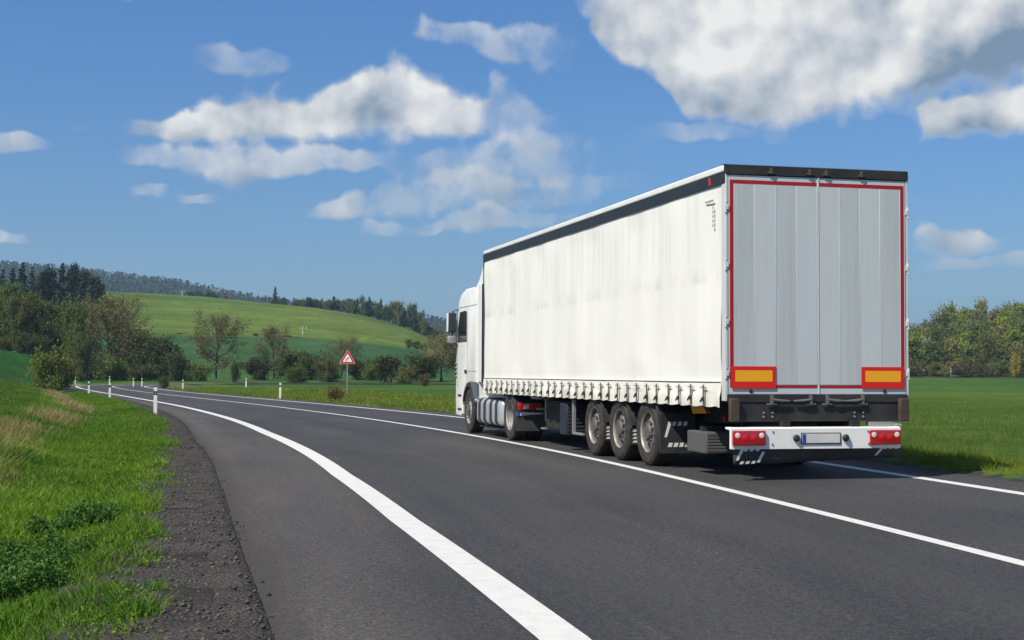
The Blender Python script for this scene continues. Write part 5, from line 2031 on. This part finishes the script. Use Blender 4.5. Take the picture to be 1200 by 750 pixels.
# small weeds creeping over the gravel
r_ = np.random.default_rng(77)
C = []
for (u, v, sp, m_) in ((188, 575, .28, 420), (172, 560, .3, 300), (150, 640, .16, 110), (178, 640, .12, 90), (165, 705, .16, 120), (135, 705, .10, 60), (150, 744, .12, 120),
                       (185, 668, .08, 60), (175, 530, .4, 350), (185, 515, .4, 260), (160, 600, .2, 130), (120, 735, .15, 140), (175, 545, .35, 300)):
    x, y, z = ground_at(u, v)
    q = np.stack([x + r_.normal(0, sp * .6, m_), y + r_.normal(0, sp, m_)], 1)
    off_, zr_, pl_2 = road_coords(q[:, 0], q[:, 1])
    lt = -off_ - pl_2
    zz = zr_ + np.interp(lt, [-.25, 0, .2, .8, 1.1, 1.5], [.0, .004, -.012, -.01, -.05, -.22]) + .01 + np.abs(r_.normal(0, .025, m_))
    C.append(np.stack([q[:, 0], q[:, 1], zz], 1)[lt > .08])
C = np.concatenate(C)
lv, lf = leaf_quads(C, .014, r_, .6, .5)
tag(link('creeping_weeds', np_mesh('creeping_weeds', lv, lf, False, {'tint': np.repeat(r_.random(len(C)) * .6 + .4, 4)}), GM['verge']), 'small green weeds creeping over the gravel shoulder', 'weeds', kind='stuff')

# ------------------------------------------------------------------ roadside furniture
M['post_white'] = dusty('post_plastic', (.80, .80, .77), .45, amt=.15).m
pp = [(-.06, -.03), (.06, -.03), (.055, .02), (.0, .05), (-.055, .02)]
PB = MB().prism(pp, -.05, .66, 'Z', .006, 1)
PB.prism([(a_ * .96, b_ * .96) for a_, b_ in pp], .79, .92, 'Z', .006, 1)
post_me = PB.mesh('post_body')
post_me.materials.append(M['post_white'])
band_me = MB().prism([(a_ * .985, b_ * .985) for a_, b_ in pp], .66, .79, 'Z').mesh('black_band')
band_me.materials.append(M['black'])
refl_me = MB().box(-.016, .016, -.0335, -.0298, .70, .76, .001).mesh('reflector')
refl_me.materials.append(M['white_lens'])
refo_me = MB().box(-.016, .016, -.0335, -.0298, .70, .76, .001).mesh('reflector')
refo_me.materials.append(M['amber'])


def beside_road(u, off, lo=10, hi=150):
    best = None
    for d in np.arange(lo, hi, .25):
        x = (u - 600) / F_PX * d
        o, _, p_ = road_coords(np.array([x]), np.array([d]))
        tgt = off if off > 0 else -(p_[0] - off)
        e_ = abs(o[0] - tgt)
        if best is None or e_ < best[0]:
            best = (e_, x, d)
    return best[1], best[2]


for (u, off, lo, hi, lab) in (
        (183, -.45, 25, 70, 'nearest white delineator post on the left gravel shoulder'),
        (129.5, -.6, 55, 100, 'second white delineator post along the left shoulder'),
        (105, -.7, 90, 140, 'third white delineator post along the left shoulder'),
        (89, -1.6, 120, 160, 'farthest white delineator post left of the bend'),
        (329, 4.6, 50, 100, 'nearest white delineator post on the grass left of the sign'),
        (215, 4.6, 85, 135, 'second white delineator post along the grass inside the bend'),
        (167, 4.6, 100, 150, 'right one of two close delineator posts far inside the bend'),
        (157, 4.8, 110, 165, 'left one of two close delineator posts far inside the bend'),
        (129, -1.2, 150, 175, 'tiny delineator post beyond the road bend')):
    x, y = beside_road(u, off, lo, hi)
    e = empty('delineator_post', (x, y, gz(x, y)), math.atan2(-x, y))
    link('post_body', post_me, None, e)
    bd = link('black_band', band_me, None, e)
    link('reflector', refl_me if off > 0 else refo_me, None, bd)
    tag(e, lab, 'post', 'delineator posts beside the road')
x, y, z = at(289, 152)
e = empty('delineator_post', (x, y, z), 0)
link('post_body', post_me, None, e)
bd = link('black_band', band_me, None, e)
link('reflector', refl_me, None, bd)
tag(e, 'tiny delineator post on the far road below the wide brown tree', 'post', 'delineator posts beside the road')

# triangular warning sign with a right-bend arrow
x, y = beside_road(407.5, 6.6, 60, 110)
sg = empty('warning_sign', (x, y, gz(x, y)), math.atan2(-x, y))
tag(sg, 'red bordered triangular warning sign with black right bend arrow on grey pole', 'sign')
MB().tube([(0, .03, -.2), (0, .03, 2.75)], .032, 12).build('pole', M['galv'], sg)
S = .45
ctr = 2.38


def tri(s, rnd=.05):
    h = s * math.sqrt(3)
    P = [(-s, -h / 3), (s, -h / 3), (0, 2 * h / 3)]
    out = []
    for i in range(3):
        p, a_, b_ = Vector(P[i]), Vector(P[i - 1]), Vector(P[(i + 1) % 3])
        for q in (0, .5, 1):
            d_ = ((a_ - p).normalized() * (1 - q) + (b_ - p).normalized() * q)
            out.append(tuple(p + d_ * rnd))
    return out


pan = MB().prism([(a_, b_ + ctr) for a_, b_ in tri(S)], -.012, .0, 'Y').build('sign_plate', M['red'], sg)
mred = Mat('sign_red', (.58, .018, .022), .35)
pan.data.materials[0] = mred.m
mwh = Mat('sign_white', (.82, .82, .80), .35).m
MB().prism([(a_, b_ + ctr) for a_, b_ in tri(S * .97, .05)], -.0125, -.0122, 'Y').build('white_rim', mwh, pan)
MB().prism([(a_, b_ + ctr) for a_, b_ in tri(S * .93, .045)], -.0145, -.013, 'Y').build('red_border', mred.m, pan)
MB().prism([(a_, b_ + ctr) for a_, b_ in tri(S * .58, .02)], -.0165, -.0148, 'Y').build('white_field', mwh, pan)
b = MB()
arc = [(-.07, -.13), (-.07, -.05), (-.045, .005), (.005, .03)]
for (p, q) in zip(arc, arc[1:]):
    d_ = Vector((q[0] - p[0], q[1] - p[1])).normalized()
    nx_2, ny_2 = -d_.y * .022, d_.x * .022
    b.quad((p[0] + nx_2, -.0172, p[1] + ny_2 + ctr), (p[0] - nx_2, -.0172, p[1] - ny_2 + ctr), (q[0] - nx_2, -.0172, q[1] - ny_2 + ctr), (q[0] + nx_2, -.0172, q[1] + ny_2 + ctr))
b.quad((0, -.0172, .085 + ctr), (0.0, -.0172, -.03 + ctr), (.075, -.0172, .045 + ctr), (.074, -.0172, .047 + ctr))
b.build('bend_arrow', M['black'], pan)
MB().box(-.10, .10, .0, .03, ctr - .05, ctr - .02).build('clamp', M['galv'], sg)

# utility poles
M['wood_pale'] = dusty('weathered_pole', (.42, .39, .34), .8, amt=.3).m


def pole(u, d, v_top, lab, arm=True):
    x, y, z = at(u, d)
    H = CAM_H + (438 - v_top) / F_PX * d - z
    e = empty('utility_pole', (x, y, z), .4)
    MB().tube([(0, 0, -.5), (0, 0, H)], [.24, .16], 10).build('mast', M['wood_pale'], e)
    if arm:
        MB().box(-.9, .9, -.07, .07, H - .75, H - .6).build('cross_arm', M['wood_pale'], e)
        for q in (-.8, 0, .8):
            MB().tube([(q, 0, H - .6), (q, 0, H - .25)], .07, 8).build('insulator', M['post_white'], e)
    return tag(e, lab, 'pole', 'poles on the green hill')


pole(213, 520, 341, 'pale pole on the upper green hill above the brown trees')
pole(253, 575, 340, 'pale pole on the hill crest beside the small dark clump')
pole(355, 345, 383, 'pale pole on the hill above the row of bushes')
pole(413, 360, 397, 'thin pole on the hill just right of the sign top', False)
pole(1114, 312, 424, 'thin pale pole at the foot of the wood right of the truck', False)

# ------------------------------------------------------------------ haze: one closed box of thin air round everything
hb = MB().box(-11600, 11600, -11600, 11600, -6, 210)
mh_ = bpy.data.materials.new('thin_haze')
mh_.use_nodes = True
ht = mh_.node_tree
ht.nodes.remove(ht.nodes['Principled BSDF'])
hv = ht.nodes.new('ShaderNodeVolumePrincipled')
hv.inputs['Color'].default_value = (.50, .74, 1.0, 1)
hv.inputs['Density'].default_value = .00021
hv.inputs['Anisotropy'].default_value = .2
ht.links.new(hv.outputs[0], ht.nodes['Material Output'].inputs['Volume'])
haze = hb.build('haze', mh_, None, 0)
tag(haze, 'thin bluish haze lying over the far hills', 'haze', kind='stuff')
